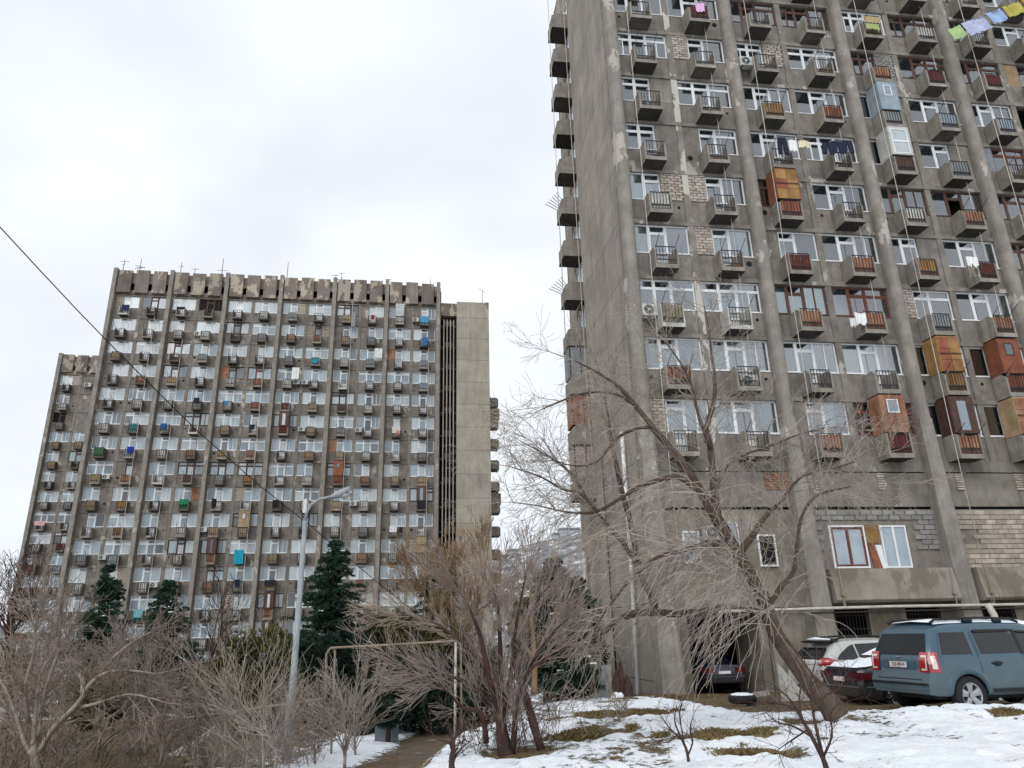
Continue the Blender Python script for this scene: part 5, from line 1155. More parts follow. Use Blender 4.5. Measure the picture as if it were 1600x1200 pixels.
def wheel(root, x, y, r, w, side):
    m = MB(); n = 32
    prof = [(r*.66, -w/2+.01), (r*.8, -w/2-.008), (r*.95, -w/2+.01), (r, -w/2+.05), (r, w/2-.05), (r*.95, w/2-.01), (r*.66, w/2-.01)]
    k = len(prof)
    for i in range(n):
        a = 2*math.pi*i/n
        for (pr_, py_) in prof: m.v.append((x+pr_*math.cos(a), y+side*-py_*-1, r+pr_*math.sin(a)))
    for i in range(n):
        for j in range(k-1): q = (i*k+j, ((i+1) % n)*k+j, ((i+1) % n)*k+j+1, i*k+j+1); m.f.append(q); m.m.append(0)
    t = m.build('wheel', M['rubber'], root, smooth=True)
    yo = y+side*(w/2-.012)
    h = MB(); rim = r*.66
    for i in range(n):
        a0 = 2*math.pi*i/n; a1 = 2*math.pi*(i+1)/n
        for ra, rb, ya, yb in ((rim, rim*.9, yo, yo-side*.012), (rim*.9, rim*.86, yo-side*.012, yo-side*.1)):
            h.poly([(x+ra*math.cos(a0), ya, r+ra*math.sin(a0)), (x+ra*math.cos(a1), ya, r+ra*math.sin(a1)), (x+rb*math.cos(a1), yb, r+rb*math.sin(a1)), (x+rb*math.cos(a0), yb, r+rb*math.sin(a0))])
    for k_ in range(5):
        a = 2*math.pi*k_/5+.35; ca, sa = math.cos(a), math.sin(a)
        def pp(rad, lat, d): return (x+rad*ca-lat*sa, yo-side*d, r+rad*sa+lat*ca)
        for la in (-1, 1):
            h.poly([pp(.03, 0, .03), pp(.05, la*.045, .03), pp(rim*.6, la*.055, .016), pp(rim*.89, la*.075, .012), pp(rim*.89, la*.0, .004), pp(rim*.5, 0, .012)])
            h.poly([pp(.05, la*.045, .03), pp(rim*.6, la*.055, .016), pp(rim*.6, la*.055, .08), pp(.05, la*.045, .08)]); h.poly([pp(rim*.6, la*.055, .016), pp(rim*.89, la*.075, .012), pp(rim*.89, la*.075, .07), pp(rim*.6, la*.055, .08)])
    h.disc((x, yo-side*.012, r), .05, 1, 12)
    h.build('rim', M['chrome'], t)
    b = MB(); b.disc((x, yo-side*.09, r), rim*.9, 1, 20); b.build('brake_disc', M['plastic'], t)
def place(o, x, y, hdg): o.location = (x, y, gh(x, y)); o.rotation_euler = (0, 0, hdg)

# teal SUV ----------------------------------------------------
SU = Car(4.44, 1.76, dict(x=[-2.22, -2.1, -1.9, -1.4, -.5, .4, .75, 1.25, 1.5, 2.0, 2.15, 2.22], w=[.80, .87, .895, .905, .905, .905, .905, .9, .9, .86, .8, .68], zb=[.40, .37, .36, .35, .34, .34, .34, .34, .36, .38, .42, .5],
     belt=[1.04, 1.05, 1.06, 1.06, 1.05, 1.03, 1.02, 1.01, 1.0, .97, .93, .85], zt=[1.60, 1.66, 1.70, 1.725, 1.735, 1.70, 1.63, 1.30, 1.10, 1.04, .98, .9], wr=[.66, .67, .68, .69, .69, .69, .69, .74, .78, .74, .68, .58]),
     ([.4, .62, .74, 1.02, 1.10, 1.62, 1.75], [.0, -.02, .05, .07, .09, .33, .5], [.4, .7, 1.1], [.05, 0, .1]))
suv = empty('parked_suv', (0, 0, 0)); pt_ = paint('teal_paint', C('2f4e5b'))
SU.body(suv, pt_, (-1.38, 1.32), .36)
for wx in (-1.38, 1.32):
    for sd_ in (-1, 1): wheel(suv, wx, sd_*.80, .36, .23, sd_)
for sd_ in (-1, 1):
    SU.patch(-1.92, -1.12, 1.1, 1.54, sd_, .006, shape=lambda u: (1.115, 1.53)).build('quarter_window', M['tint'], suv, smooth=True)
    SU.patch(-.93, .06, 1.1, 1.55, sd_, .006, shape=lambda u: (1.11, 1.555 if u < .72 else 1.555-(u-.72)*.35)).build('rear_window', M['tint'], suv, smooth=True)
    SU.patch(.14, 1.12, 1.1, 1.55, sd_, .006, shape=lambda u: (1.10, 1.535-.03*u if u < .35 else 1.53-(u-.35)*.62)).build('front_window', M['tint'], suv, smooth=True)
    for (xa, xb) in ((-1.96, -1.92), (-1.12, -1.08), (-.97, -.93), (.06, .14)): SU.patch(xa, xb, 1.09, 1.56, sd_, .009, nx_=1).build('window_trim', M['plastic'] if xa > -.5 else pt_, suv)
    SU.patch(-.9, .02, 1.52, 1.57, sd_, .03, nx_=4, nz_=1).build('rain_visor', M['plastic'], suv); SU.patch(.18, .62, 1.49, 1.545, sd_, .03, nx_=4, nz_=1, shape=lambda u: (1.50-.03*u, 1.54-.03*u)).build('rain_visor', M['plastic'], suv)
    for xs_ in (-1.02, .10, 1.17): SU.patch(xs_, xs_+.008, .42, 1.5 if xs_ < 1 else 1.0, sd_, .004, nx_=1, nz_=14).build('door_seam', M['plastic'], suv)
    for xh in (-.62, .42):
        h = MB(); a = SU.P(xh, SU.idx_z(xh, .93), sd_, .012); h.tube([(a[0]-.13, a[1], a[2]), (a[0]-.06, a[1]+sd_*.02, a[2]+.012), (a[0]+.06, a[1]+sd_*.02, a[2]+.012), (a[0]+.13, a[1], a[2])], [.014, .024, .024, .014], 6); h.tube([(a[0]-.05, a[1]-sd_*.006, a[2]-.01), (a[0]+.05, a[1]-sd_*.006, a[2]-.01)], [.045, .045], 8); h.build('door_handle', M['plastic'], suv, smooth=True)
    SU.patch(-.86, .98, .40, .46, sd_, .02, nx_=6, nz_=1).build('rocker_panel', M['plastic'], suv)
    # flared wheel arches
    for wx in (-1.38, 1.32):
        f = MB(); n = 18
        for i in range(n+1):
            t = math.pi*(-.10+1.2*i/n); 
            for (ra, of) in ((.415, .0), (.42, .028), (.50, .026), (.535, .002)):
                x = wx+ra*math.cos(t); z = max(.36, .36+ra*math.sin(t)); a = SU.P(max(min(x, 2.1), -2.18), SU.idx_z(max(min(x, 2.1), -2.18), z), sd_, of); f.v.append((x if abs(x) < 2.0 else a[0], a[1], z))
        for i in range(n):
            for j in range(3): q = (i*4+j, (i+1)*4+j, (i+1)*4+j+1, i*4+j+1); f.f.append(q if sd_ > 0 else q[::-1]); f.m.append(0)
        f.build('wheel_arch', pt_, suv, smooth=True)
    # tail lamp wraps round the corner
    def ysp(a, b): return (min(sd_*a, sd_*b), max(sd_*a, sd_*b))
    ra, rb_ = ysp(.57, .80); tl = SU.rear(ra, rb_, .80, 1.17, .02); t2 = SU.patch(-2.22, -2.03, .80, 1.17, sd_, .012, nx_=3); n_ = len(tl.v)
    tl.v += t2.v; tl.f += [tuple(n_+q for q in f_) for f_ in t2.f]; tl.m += t2.m; tlo = tl.build('tail_lamp', M['lens_red'], suv)
    for (ya, yb, za, zb_) in ((.62, .77, 1.075, 1.115), (.735, .77, .86, 1.075), (.62, .77, .835, .865)):
        a_, b_y = ysp(ya, yb); SU.rear(a_, b_y, za, zb_, .026, ny_=2, nz_=2).build('lens', M['lens_white'], tlo)
    SU.patch(-2.17, -2.08, .86, 1.10, sd_, .016, nx_=2).build('lens', M['lens_white'], tlo)
    # roof rail
    rl_ = MB(); rl_.tube([(-1.75, sd_*.60, 1.72), (-1.65, sd_*.60, 1.78), (-.6, sd_*.61, 1.80), (.25, sd_*.60, 1.77), (.42, sd_*.60, 1.70)], [.03, .025, .025, .025, .03], 6); rl_.box(-.95, -.75, min(sd_*.57, sd_*.64), max(sd_*.57, sd_*.64), 1.71, 1.79); rl_.box(-.2, -.02, min(sd_*.57, sd_*.64), max(sd_*.57, sd_*.64), 1.70, 1.79); rl_.build('roof_rail', M['plastic'], suv, smooth=True)
SU.rear(-.66, .66, 1.12, 1.52, .012, shape=lambda t: (-.71+.10*t, .71-.10*t)).build('rear_glass', M['tint2'], suv)
SU.rear(-.62, .62, .655, .672, .012, nz_=1).build('tailgate_seam', M['plastic'], suv); SU.rear(-.78, .78, .56, .60, .02, nz_=1).build('bumper_strip', M['plastic'], suv)
SU.rear(-.44, .44, .84, 1.03, .009).build('plate_recess', pt_, suv)
npl = SU.rear(-.26, .26, .875, .985, .022).build('number_plate', M['lens_white'], suv)
SU.rear(-.26, -.225, .875, .985, .025).build('plate_band', mat('plate_blue', C('3b5a9a')), npl)
def txt(body_, size, loc, rot, parent, mt, name='lettering', sx=1.):
    cu = bpy.data.curves.new(name, 'FONT'); cu.body = body_; cu.size = size; cu.align_x = 'CENTER'; cu.align_y = 'CENTER'; cu.extrude = .001
    o = bpy.data.objects.new(name, cu); COL.objects.link(o); dg = bpy.context.evaluated_depsgraph_get(); me_ = bpy.data.meshes.new_from_object(o.evaluated_get(dg)); bpy.data.objects.remove(o)
    me_.materials.clear(); me_.materials.append(mt); o = bpy.data.objects.new(name, me_); COL.objects.link(o); o.parent = parent; o.location = Vector(loc)-Vector(ORG.get(parent.name, (0, 0, 0))) if parent else loc; o.rotation_euler = rot; o.scale = (sx, 1, 1); return o
pz = .93; px_ = SU.warp(-2.22, pz)-.028
txt('CD-189-FF', .095, (px_, 0, pz), (R(90), 0, R(-90)), npl, M['plastic'], sx=.85)
lg = MB(); lg.tube([(SU.warp(-2.22, 1.075)-.02, -.05, 1.075), (SU.warp(-2.22, 1.075)-.02, .05, 1.075)], [.022, .022], 8); lg.build('tailgate_handle', M['chrome'], suv)
ex = MB(); ex.tube([(-2.16, .45, .36), (-1.8, .45, .36)], [.035, .035], 8); ex.build('exhaust_pipe', M['chrome'], suv)
b_ = MB(); b_.box(-1.98, -1.7, -.66, .66, .30, .42); b_.box(-1.7, 1.9, -.6, .6, .26, .4); b_.tube([(-1.38, -.75, .36), (-1.38, .75, .36)], [.05, .05], 8); b_.build('underbody', M['plastic'], suv)
sn_ = MB()
for (xa, xb, h0_, h1_) in ((-1.70, -1.0, .03, .045), (-.72, -.22, .045, .045), (.0, .85, .05, .06), (.85, 1.25, .05, .02)):
    n = 8
    for i in range(n+1):
        x = xa+(xb-xa)*i/n; zt_ = SU.val('zt', x); wr2 = SU.val('wr', x)-.08; hh = (h0_+(h1_-h0_)*i/n)*(.5 if i in (0, n) else 1)
        for (y, z) in ((-wr2, zt_-.02), (-wr2*.93, zt_+hh), (0, zt_+hh+.03), (wr2*.93, zt_+hh), (wr2, zt_-.02)): sn_.v.append((x, y, z))
    b0_ = len(sn_.v)-5*(n+1)
    for i in range(n):
        for j in range(4): a = b0_+i*5+j; sn_.f.append((a, a+5, a+6, a+1)); sn_.m.append(0)
so = sn_.build('roof_snow', M['snow'], suv, smooth=True); so['kind'] = 'stuff'
tag(suv, 'teal SUV with red square tail lamps and snow on its roof', 'car')
cq = at(1456, 1060, 15.2); hd = R(14); ox = 2.22; 
place(suv, cq[0]+ox*math.cos(hd)-.88*math.sin(hd), cq[1]+ox*math.sin(hd)+.88*math.cos(hd), hd); suv.location.z = -1.69

# silver hatchback ---------------------------------------------
HB = Car(4.42, 1.78, dict(x=[-2.21, -2.1, -1.9, -1.5, -.9, -.1, .5, 1.15, 1.35, 2.0, 2.15, 2.21], w=[.76, .84, .87, .885, .89, .89, .89, .885, .88, .83, .76, .62], zb=[.42, .36, .3, .28, .27, .27, .27, .27, .28, .32, .38, .46],
     belt=[1.02, 1.03, 1.03, 1.0, .97, .94, .92, .91, .9, .85, .8, .72], zt=[1.22, 1.34, 1.47, 1.54, 1.56, 1.56, 1.50, 1.18, 1.04, .93, .86, .78], wr=[.54, .57, .60, .62, .63, .63, .63, .69, .74, .7, .64, .5]),
     ([.3, .6, .8, 1.02, 1.45, 1.6], [.03, 0, .05, .10, .55, .7], [.4, .7, 1.1], [.05, 0, .1]))
hb = empty('parked_hatchback', (0, 0, 0)); pw = paint('silver_paint', C('b4b5b0'), .2)
HB.body(hb, pw, (-1.28, 1.32), .33)
for wx in (-1.28, 1.32):
    for sd_ in (-1, 1): wheel(hb, wx, sd_*.79, .33, .21, sd_)
for sd_ in (-1, 1):
    HB.patch(-1.78, -1.05, 1.05, 1.4, sd_, .006, shape=lambda u: (1.06-.02*u, 1.10+.33*(u**.6))).build('quarter_window', M['tint'], hb, smooth=True)
    HB.patch(-1.0, -.1, 1.02, 1.45, sd_, .006, shape=lambda u: (1.02-.03*u, 1.435+.02*u)).build('rear_window', M['tint'], hb, smooth=True)
    HB.patch(-.04, .95, 1.0, 1.45, sd_, .006, shape=lambda u: (1.0-.03*u, 1.45 if u < .35 else 1.45-(u-.35)*.62)).build('front_window', M['tint'], hb, smooth=True)
    t = MB(); t.tube([(-2.06, sd_*.55, .99), (-2.06, sd_*.68, .99), (-1.98, sd_*.83, 1.0), (-1.72, sd_*.885, 1.02)], [.10, .125, .12, .02], 8); to = t.build('tail_lamp', M['lens_red'], hb, smooth=True)
    w_ = MB(); w_.tube([(-2.145, sd_*.60, 1.01), (-2.15, sd_*.74, 1.01)], [.045, .045], 6); w_.build('lens', M['lens_white'], to)
    rr2 = MB(); rr2.tube([(-1.45, sd_*.52, 1.55), (-1.3, sd_*.54, 1.60), (-.5, sd_*.56, 1.63), (.3, sd_*.55, 1.59), (.5, sd_*.55, 1.52)], [.03, .028, .028, .028, .02], 6); rr2.build('roof_rail', M['plastic'], hb, smooth=True)
HB.rear(-.5, .5, 1.07, 1.36, .012, shape=lambda t: (-.66+.13*t, .66-.13*t)).build('rear_glass', M['tint'], hb)
m = MB(); m.prism([(-1.75, 1.47), (-1.35, 1.56), (-1.35, 1.58), (-1.85, 1.52)], 1, -.5, .5); m.build('spoiler', M['plastic'], hb)
m = MB(); m.tube([(-1.62, -.5, 1.56), (-1.62, .1, 1.575), (-1.62, .5, 1.56)], [.02, .05, .02], 6); m.build('roof_snow', M['snow'], hb, smooth=True)
HB.rear(-.26, .26, .72, .83, .02).build('number_plate', M['lens_white'], hb)
tag(hb, 'silver hatchback with red tail lamp behind the teal SUV', 'car')
cq = at(1287, 1050, 20.3); hd = R(14); place(hb, cq[0]+2.21*math.cos(hd)-.86*math.sin(hd), cq[1]+2.21*math.sin(hd)+.86*math.cos(hd), hd)

# dark sedan -----------------------------------------------------
SK = dict(x=[-2.3, -2.2, -1.9, -1.45, -1.1, -.5, .2, .6, 1.2, 1.5, 2.1, 2.3], w=[.74, .82, .86, .875, .88, .88, .88, .88, .875, .87, .8, .62], zb=[.38, .32, .28, .26, .25, .25, .25, .25, .25, .26, .3, .4],
     belt=[.92, .93, .93, .93, .93, .92, .9, .89, .88, .87, .8, .7], zt=[.98, 1.0, 1.02, 1.06, 1.26, 1.42, 1.43, 1.38, 1.05, .98, .88, .78], wr=[.7, .74, .76, .76, .64, .6, .6, .6, .7, .74, .68, .5])
SR = ([.3, .6, .8, 1.0], [.05, 0, .03, .09], [.4, .7, 1.1], [.05, 0, .1])
def sedan(name, lab, pm_):
    sd = empty(name, (0, 0, 0)); SD = Car(4.6, 1.76, SK, SR); SD.body(sd, pm_, (-1.35, 1.4), .32)
    for wx in (-1.35, 1.4):
        for s_ in (-1, 1): wheel(sd, wx, s_*.78, .32, .2, s_)
    for s_ in (-1, 1):
        SD.patch(-1.05, -.25, .97, 1.3, s_, .006, shape=lambda u: (.97, 1.10+.24*min(1, u*2))).build('rear_window', M['tint'], sd, smooth=True)
        SD.patch(-.18, .8, .97, 1.3, s_, .006, shape=lambda u: (.96, 1.34 if u < .5 else 1.34-(u-.5)*.5)).build('front_window', M['tint'], sd, smooth=True)
        t = MB(); t.box(-2.3, -2.05, min(s_*.42, s_*.80), max(s_*.42, s_*.80), .72, .89); t.box(-2.2, -1.98, min(s_*.7, s_*.872), max(s_*.7, s_*.872), .73, .88); t.build('tail_lamp', mat('dark_red_lens', C('5a1d20'), rough=.2, coat=1), sd)
        SD.patch(-2.15, -1.75, .56, .585, s_, .012, nx_=4, nz_=1).build('bumper_trim', M['chrome'], sd)
    SD.rear(-.8, .8, .56, .585, .015, nz_=1).build('bumper_trim', M['chrome'], sd); SD.rear(-.24, .24, .68, .78, .02).build('number_plate', M['lens_white'], sd)
    m = MB(); n = 9
    for i in range(n+1):
        x = -2.22+.95*i/n; zt_ = SD.val('zt', x)
        for j in range(7): y = (j/6*2-1)*(.68-.06*math.sin(i*2.1)); ed = (i in (0, n)) or j in (0, 6); m.v.append((x, y, zt_+(.0 if ed else .075+.02*math.sin(i*1.7+j*2.3))))
    for i in range(n):
        for j in range(6): a = i*7+j; m.f.append((a, a+7, a+8, a+1)); m.m.append(0)
    m.build('trunk_snow', M['snow'], sd, smooth=True)
    m = MB(); m.prism([(-1.28, 1.24), (-.95, 1.36), (-.6, 1.47), (-.6, 1.42), (-1.1, 1.22)], 1, -.5, .5); m.build('rear_glass_snow', M['snow'], sd)
    tag(sd, lab, 'car'); return sd
sd1 = sedan('parked_sedan', 'dark blue sedan with snow on its boot between the silver hatchback and SUV', paint('navy_paint', C('1b1d24'), .12))
cq = at(1343, 1060, 18.4); hd = R(9); place(sd1, cq[0]+2.3*math.cos(hd)-.86*math.sin(hd), cq[1]+2.3*math.sin(hd)+.86*math.cos(hd), hd); sd1.location.z -= .14
# small dark car inside the garage opening
sd2 = sedan('garaged_sedan', 'dark car in the shadow of the garage opening behind the hanging twigs', paint('garage_navy_paint', C('262a3a'), .1))
for ch in list(sd2.children):
    if 'snow' in ch.name: bpy.data.objects.remove(ch)
q = rbw(2.7, -3.2, 0); sd2.location = (q[0], q[1], -2.3); sd2.rotation_euler = (0, 0, RA_+R(90))
# spare wheel-like hub and bumper scrap under the SUV's rear
q = at(1386, 1084, 17.2)
e = empty('spare_wheel', (q[0], q[1], q[2])); wheel(e, 0, 0, .14, .12, -1)
for ch in e.children: ch.location.z -= .14
e.rotation_euler = (0, 0, R(10)); tag(e, 'small grey wheel hub lying behind the teal SUV', 'wheel')

# ============================================================ washing, air conditioners, aerials
def bpt(b, u, off, z):
    A_, O_ = (RA_, RO_) if b == 'R' else ((LA_, LO_) if b == 'L' else (LA_, (-65.2, 97.5)))
    c, s = math.cos(A_), math.sin(A_); return Vector((O_[0]+u*c+off*s, O_[1]+u*s-off*c, z)), A_
def hang(b, u0, u1, z1, h, off, col, lab, cat='laundry', seed=0, sag=.03, hem=.04, sl=0, name='hanging_cloth', grp=None, wl=.22, amp=.03):
    mt = mat('cloth_'+col, C(col), scale=2.5, fine=.1, col2=tuple(v*.85 for v in C(col))); m = pleated(-(u1-u0)/2, (u1-u0)/2, -h, 0, 0, amp, wl, seed, sag, hem, thick=.008)
    p, A_ = bpt(b, (u0+u1)/2, off, z1); o = m.build(name, mt, smooth=True); c = Vector(ORG[o.name]); c.rotate(Matrix.Rotation(A_, 3, 'Z')); o.location = p+c; o.rotation_euler = (0, -sl, A_); return tag(o, lab, cat, grp)
def trousers(b, u, z1, h, off, col, lab, w=.4, seed=0):
    """trousers hung by the waist, two separate legs"""
    mt = mat('cloth_'+col, C(col), scale=2.5, fine=.1); m = MB(); w2 = w/2
    for s_ in (-1, 1):
        pr = [(0, 0), (s_*w2, 0), (s_*(w2+.05), -h*.5), (s_*(w2+.06), -h), (s_*(w2*.35), -h*.98), (s_*.02, -h*.35)]
        m.prism(pr, 1, -.03, .03)
    o = m.build('hanging_trousers', mt); p, A_ = bpt(b, u, off, z1); c = Vector(ORG[o.name]); c.rotate(Matrix.Rotation(A_, 3, 'Z')); o.location = p+c; o.rotation_euler = (0, 0, A_); return tag(o, lab, 'laundry')
def line(b, u0, u1, z0, z1, off, lab):
    p, A_ = bpt(b, u0, off, z0); q, _ = bpt(b, u1, off, z1); m = MB(); m.tube([p, (p+q)/2+Vector((0, 0, -.05)), q], .012, 4); tag(m.build('washing_line', M['rubber']), lab, 'washing line')
D = lambda c: (c//2)*BAY+(1.42 if c % 2 == 0 else 4.45)     # balcony centre, close block
u = D(2)-.35; zt_ = RTOP(5)-1.7
line('R', u-.8, u+2.9, zt_+.25, zt_+.3, 1.35, 'washing line with navy trousers, white shirt and beige cloth on the close block')
trousers('R', u+.1, zt_+.3, .95, 1.35, '1d2130', 'dark navy trousers hanging over the third balcony beside white washing', .4)
hang('R', u+.45, u+.85, zt_+.24, .62, 1.35, 'e2e2e0', 'white shirt hanging between the navy trousers and beige cloth', seed=3)
hang('R', u+.95, u+1.45, zt_+.26, .4, 1.35, 'd8cdb0', 'beige cloth pegged right of the white shirt on the long line', seed=4)
line('R', D(3)-1.25, D(3)+.6, zt_+.2, zt_+.45, 1.3, 'washing line holding three dark navy garments in front of the bricked balcony')
for i_, (du, lab) in enumerate(((-.62, 'leftmost navy trousers on the line of three dark garments'), (-.1, 'middle navy trousers on the line of three dark garments'), (.42, 'rightmost navy trousers on the line of three dark garments'))):
    trousers('R', D(3)-.35+du, zt_+.24+.09*i_, .66, 1.3, '20253a', lab, .46)
hang('R', D(1)-.2, D(1)+.28, RTOP(8)-1.5, .55, .95, 'd9b3d6', 'pink towel over the balcony rail near the top of the close block', seed=6)
hang('R', D(4)-.45, D(4)+.45, RTOP(8)-1.35, .42, .98, 'a8946a', 'tan mattress cover folded over a balcony rail near the top', seed=7, amp=.02)
hang('R', D(4)-.42, D(4)+.3, RTOP(8)-1.85, .35, .98, '9aa870', 'green striped rug hung below the tan mattress cover', seed=8)
hang('R', D(5)-1.15, D(5)-.55, RTOP(3)-1.5, .45, 1.0, 'e6e6e4', 'white cloth hung on a line left of the maroon balcony', seed=9, sag=.0, hem=.12)
hang('R', D(3)-1.0, D(3)-.5, RTOP(2)-1.75, .55, .95, 'e6e6e4', 'white towel hung left of the rusty balcony with red frames', seed=10, hem=.08)
hang('R', D(3)-1.3, D(3)-.95, RTOP(2)-2.0, .4, .95, 'd0d0ce', 'small grey white cloth left of the white towel', seed=15, hem=.08)
# bright washing on the long line at the top right
zr = RTOP(8)+.0
pA, pB = Vector(at(1478, 47, 29.6)), Vector(at(1622, -12, 30.0))
m = MB(); m.tube([pA, (pA+pB)/2+Vector((0, 0, -.12)), pB], .014, 4); tag(m.build('washing_line', M['rubber']), 'washing line at the top right corner carrying coloured sheets', 'washing line')
for (t0_, t1_, h_, col, lab) in ((.03, .18, .7, 'a9c184', 'light green cloth, leftmost on the line at the top right corner'), (.19, .43, .85, 'b7bcd8', 'pale lilac sheet on the line at the top right corner'), (.44, .61, .75, '9db4dd', 'sky blue sheet on the line at the top right corner'),
                              (.62, .82, .72, 'b5ab55', 'yellow sheet on the line at the top right corner'), (.83, .99, .95, 'cc9236', 'orange sheet, rightmost on the line at the top right corner')):
    a = pA.lerp(pB, t0_); b = pA.lerp(pB, t1_); c = (a+b)/2; mt = mat('cloth_'+col, C(col), scale=2.5, fine=.1); L_ = (b-a).length
    m = pleated(-L_/2, L_/2, -h_, 0, 0, .035, .3, t0_, .05, .05, thick=.008); o = m.build('hanging_sheet', mt, smooth=True); o.location = c+Vector((0, 0, -h_/2-.08)); o.rotation_euler = (0, -math.atan2(b.z-a.z, math.hypot(b.x-a.x, b.y-a.y)), RA_); tag(o, lab, 'laundry')
# air conditioners
def aircon(b, u, z, lab, off=.32, w=.8, h=.55):
    p, A_ = bpt(b, u, off, z); e = empty('air_conditioner', p, A_); m = MB(); m.box(-w/2, w/2, -.15, .15, 0, h); m.box(-w/2+.02, w/2-.02, -.17, -.15, .02, h-.02); m.build('casing', M['steel'], e)
    m = MB(); m.tube([(-w*.14, -.172, h/2), (-w*.14, -.18, h/2)], h*.40, 14); fo = m.build('fan_grille', mat('fan_guard', C('4e5153')), e)
    m = MB(); m.tube([(-w*.14, -.182, h/2), (-w*.14, -.188, h/2)], h*.11, 8); m.build('hub', M['steel'], fo)
    for k in range(3):
        m = MB(); a = k*2.09; m.poly([(-w*.14, -.186, h/2), (-w*.14+h*.36*math.cos(a), -.184, h/2+h*.36*math.sin(a)), (-w*.14+h*.36*math.cos(a+.5), -.184, h/2+h*.36*math.sin(a+.5))]); m.build('blade', M['grey'], fo)
    m = MB(); m.box(-w/2+.08, -w/2+.12, -.14, off, -.05, -.005); m.box(w/2-.12, w/2-.08, -.14, off, -.05, -.005); m.box(-w/2+.08, -w/2+.12, off-.04, off, -.3, -.05); m.box(w/2-.12, w/2-.08, off-.04, off, -.3, -.05); m.build('bracket', M['metal'], e)
    tag(e, lab, 'air conditioner', 'air conditioners on the '+('close' if b == 'R' else 'farther')+' concrete blocks')
aircon('R', .62, RTOP(2)-2.0, 'white air conditioner under the corner window left of the olive draped balcony')
aircon('R', 6.9, RTOP(7)-1.98, 'white air conditioner on the upper storey, right of the second pilaster')
aircon('R', 2.35, 3.3, 'white air conditioner on the lowest flat, behind the leaning trunk')
aircon('R', D(1)+.1, RTOP(1)-2.45, 'white air conditioner standing inside a railed balcony behind the top of the leaning tree', .55)
ACL = [((0, 11), -1.05, 'left of the bright turquoise cloth under the roof'), ((1, 3), -.9, 'two storeys below the roof beside the fourth balcony'), ((3, 7), -1.05, 'left of the white sheet, fourth storey down'), ((5, 7), -1.0, 'left of a balcony, sixth storey down, under the tan boards'),
       ((5, 9), -1.0, 'left of the tenth balcony, sixth storey down'), ((7, 0), .95, 'right of the tan crate balcony, eighth storey down'), ((8, 9), -1.15, 'near the tenth balcony, just right of the lamp head'), ((9, 4), -1.1, 'beside the fifth balcony, above the tall rusty enclosure'),
       ((10, 1), -1.15, 'left of the second balcony, above the shorter cedar'), ((11, 2), .95, 'right of the third balcony, left of the slim cedar top'), ((3, 6), 1.0, 'below the fourth storey windows over the fourth pilaster')]
DL = lambda c: (c//2)*BAY+(1.6 if c % 2 == 0 else 4.59)
for (k, c), du, t in ACL: aircon('L', DL(c)+du, LTOP(k)-2.05, 'white air conditioner '+t, .3, .75, .5)
aircon('W', 4.3, WT(0)-1.8, 'white air conditioner high on the narrow wing at the far left', .3, .9, .6)
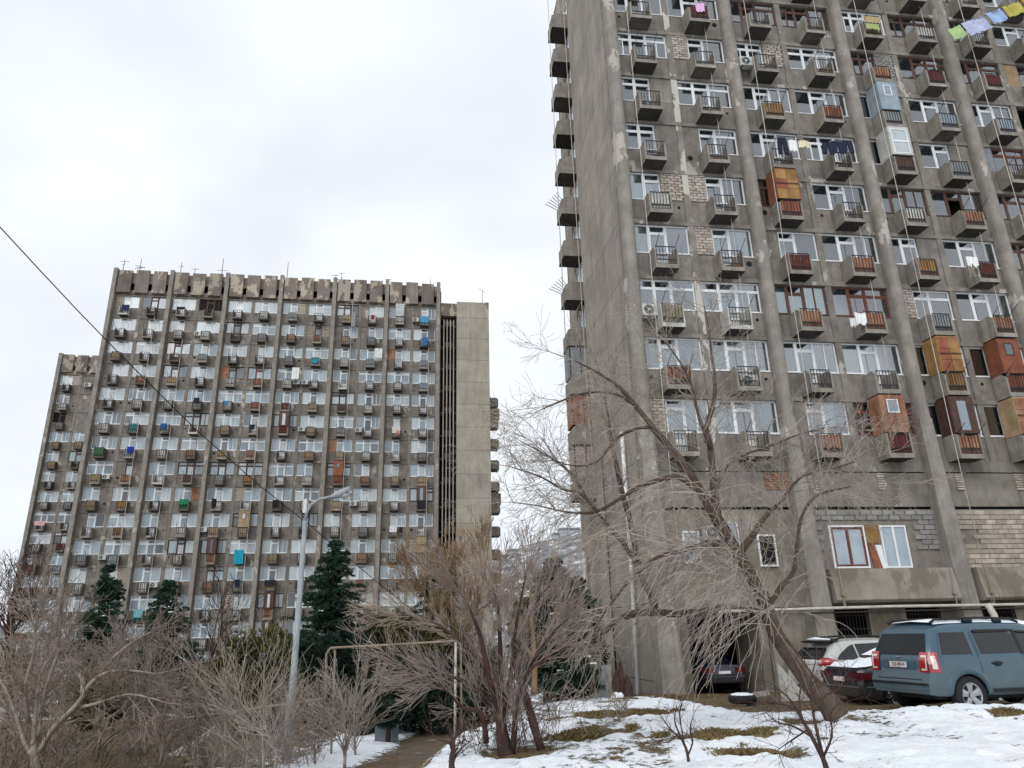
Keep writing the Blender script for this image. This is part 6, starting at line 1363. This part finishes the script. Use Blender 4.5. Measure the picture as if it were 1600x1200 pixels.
# washing on the farther block
for (k, c, du, w_, dz, h_, col, lab) in ((0, 0, .3, .8, 1.5, .8, '2c3350', 'navy clothes hung at the top left balcony of the farther block'), (0, 2, 0, .9, 1.5, .35, '1d1f26', 'black clothes on the third balcony under the parapet'), (0, 8, .8, .45, 1.3, 1.9, '8f8e8c', 'long grey cloth hung beside the tan balcony under the parapet'),
      (0, 9, .1, .4, 1.6, .6, '7a2438', 'dark red cloth on the tenth balcony under the parapet'), (0, 11, 0, .95, 1.5, .85, '4f93b8', 'turquoise cloth on the last balcony under the parapet'), (1, 11, .1, .6, 1.45, 1.05, '2f6aa8', 'long blue and white towel one storey below the turquoise cloth'),
      (2, 7, 0, .6, 1.9, .5, '2f93a8', 'teal towel on the eighth balcony, third storey down'), (2, 9, .95, .85, .3, 1.2, 'd9dcda', 'white awning sheet right of the tenth balcony, third storey down'), (3, 6, .9, .8, .2, 1.4, 'e4e6e4', 'white curtain hung outside, fourth storey down'),
      (4, 3, 0, .6, 1.3, .6, '22222a', 'black clothes on the fourth balcony, fifth storey down'), (4, 4, -.1, .4, 1.6, .35, '2f86b8', 'small blue towel on the fifth balcony, fifth storey down'), (5, 2, -.1, .6, 1.55, .6, '24508c', 'royal blue sheet on the third balcony, sixth storey down'),
      (5, 10, 0, .9, 1.5, .75, 'cfc9c4', 'grey and white washing on the eleventh balcony, sixth storey down'), (5, 10.01, .25, .3, 1.9, .5, 'd9542c', 'orange shirt beside the grey washing, sixth storey down'), (6, 0, 0, .95, 1.5, .8, '3a5a40', 'dark green tarp on the first balcony, seventh storey down'),
      (6, 1, .15, .7, 1.4, .65, '1f2f9a', 'deep blue blanket on the second balcony, seventh storey down'), (8, 3, 0, .9, 1.45, .6, '1f7a50', 'green tarp draped on the fourth balcony, ninth storey down'), (8, 4, -.2, .5, 1.4, .9, '17171c', 'black coat on the fifth balcony, ninth storey down'),
      (8, 7, 0, .45, 1.4, 1.5, 'e2e2e6', 'long white dress hung behind the street lamp head'), (8, 6, -.1, .6, 1.5, .7, '1c1c24', 'black blanket on the balcony just left of the lamp arm'), (8, 11, .0, .9, 1.5, .9, '20202c', 'dark clothes on the last balcony, ninth storey down'),
      (9, 10, 0, .8, 1.5, .7, 'd8d8dc', 'white clothes on the eleventh balcony, tenth storey down'), (9, 10.01, .85, .35, 1.7, .6, '1e1e26', 'black bag shaped garment right of the white clothes'), (10, 5, -.1, .95, 1.2, 1.45, '1f9ab8', 'bright turquoise bedsheet hanging low left of the street lamp'),
      (11, 5, .0, .5, 1.4, .7, '1c2038', 'navy coat below the bright turquoise bedsheet'), (11, 6, .0, 1.1, 1.5, .6, '22242c', 'dark clothes hung behind the lamp pole'), (5, 5, 0, .5, 1.5, .6, '23232c', 'dark towel on the sixth balcony, sixth storey down'), (12, 2, 0, .8, 1.4, .8, '6fb0b8', 'pale turquoise towel on a low balcony right of the slim cedar')):
    hang('L', DL(int(c))+du-w_/2, DL(int(c))+du+w_/2, LTOP(k)-dz+.02, h_, .9, col, lab, seed=k*13+int(c), wl=.3, amp=.04)
hang('W', 1.0, 2.3, WT(7)-1.4, .6, .95, 'd6a8ac', 'pink blanket on the narrow wing at the far left', seed=5)
# aerials on the roofs
def aerial(b, u, z, h, bars, lab, off=-.3):
    p, A_ = bpt(b, u, off, z); e = empty('roof_aerial', p, A_); m = MB(); m.tube([(0, 0, -.8), (0, 0, h)], [.045, .03], 5); m.build('mast', M['metal'], e)
    m = MB()
    for (zz, w_, sl) in bars: m.tube([(-w_/2, 0, zz-sl), (w_/2, 0, zz+sl)], .025, 4)
    if bars: m.build('antenna_bars', M['metal'], e)
    tag(e, lab, 'aerial', 'aerials on the farther block roof')
aerial('L', .45, 41.4, 1.7, [(1.5, 1.0, 0), (1.1, .4, .1)], 'short T shaped aerial at the left end of the roof')
aerial('L', 2.3, 41.4, 1.9, [(.7, 1.2, .15), (.9, 1.1, -.15), (.8, .9, 0)], 'aerial with a tangled round dish, second from the left end')
aerial('L', 6.9, 41.4, 1.7, [(1.2, .5, .0)], 'thin mast above the second pilaster'); aerial('L', 8.5, 41.4, 1.0, [(.9, .9, 0)], 'low T shaped aerial right of the second pilaster')
aerial('L', 11.6, 41.4, 2.6, [(.9, 1.2, 0)], 'tall aerial with one crossbar above the third bay'); aerial('L', 19.2, 41.4, 2.4, [(.3, .2, 0)], 'bare tall mast over the fourth pilaster')
aerial('L', 25.0, 41.4, 1.1, [(.9, .9, 0), (.4, .8, .0)], 'left one of the aerial pair at the fifth pilaster'); aerial('L', 25.7, 41.4, 1.3, [(1.2, .7, 0), (.6, .5, 0)], 'right one of the aerial pair at the fifth pilaster')
aerial('L', 31.4, 41.4, .8, [(.7, .9, 0)], 'squat aerial over the sixth pilaster'); aerial('L', 36.6, 41.4, 1.0, [], 'short bare rod near the right end of the roof'); aerial('L', 43.1, 39.2, 2.0, [(1.9, .9, -.3)], 'slanting aerial on top of the stair tower')

# chalky graffiti near the foot of the end wall, and sticks kept on two side balconies
for (t_, y_, z_, h_) in (('N', 6.9, -1.55, .42), ('IL', 6.2, -1.05, .5), ('LS', 5.2, -1.35, .5), ('L8C', 4.35, -1.45, .52)):
    txt(t_, h_, (-.318, y_, z_), (R(90), R(0 if len(t_) < 2 else 90), R(-90)), rb, M['lightboard'], name='graffiti')
for r_ in (4, 6):
    m = MB(); z_ = RTOP(r_)-1.5
    for k_ in range(6): m.tube([(-.9, 8.45+.2*k_, z_-.4), (-1.35-.12*k_, 8.4+.1*k_, z_+.25-.1*k_)], .02, 4)
    m.build('drying_sticks', M['grey'], rb)
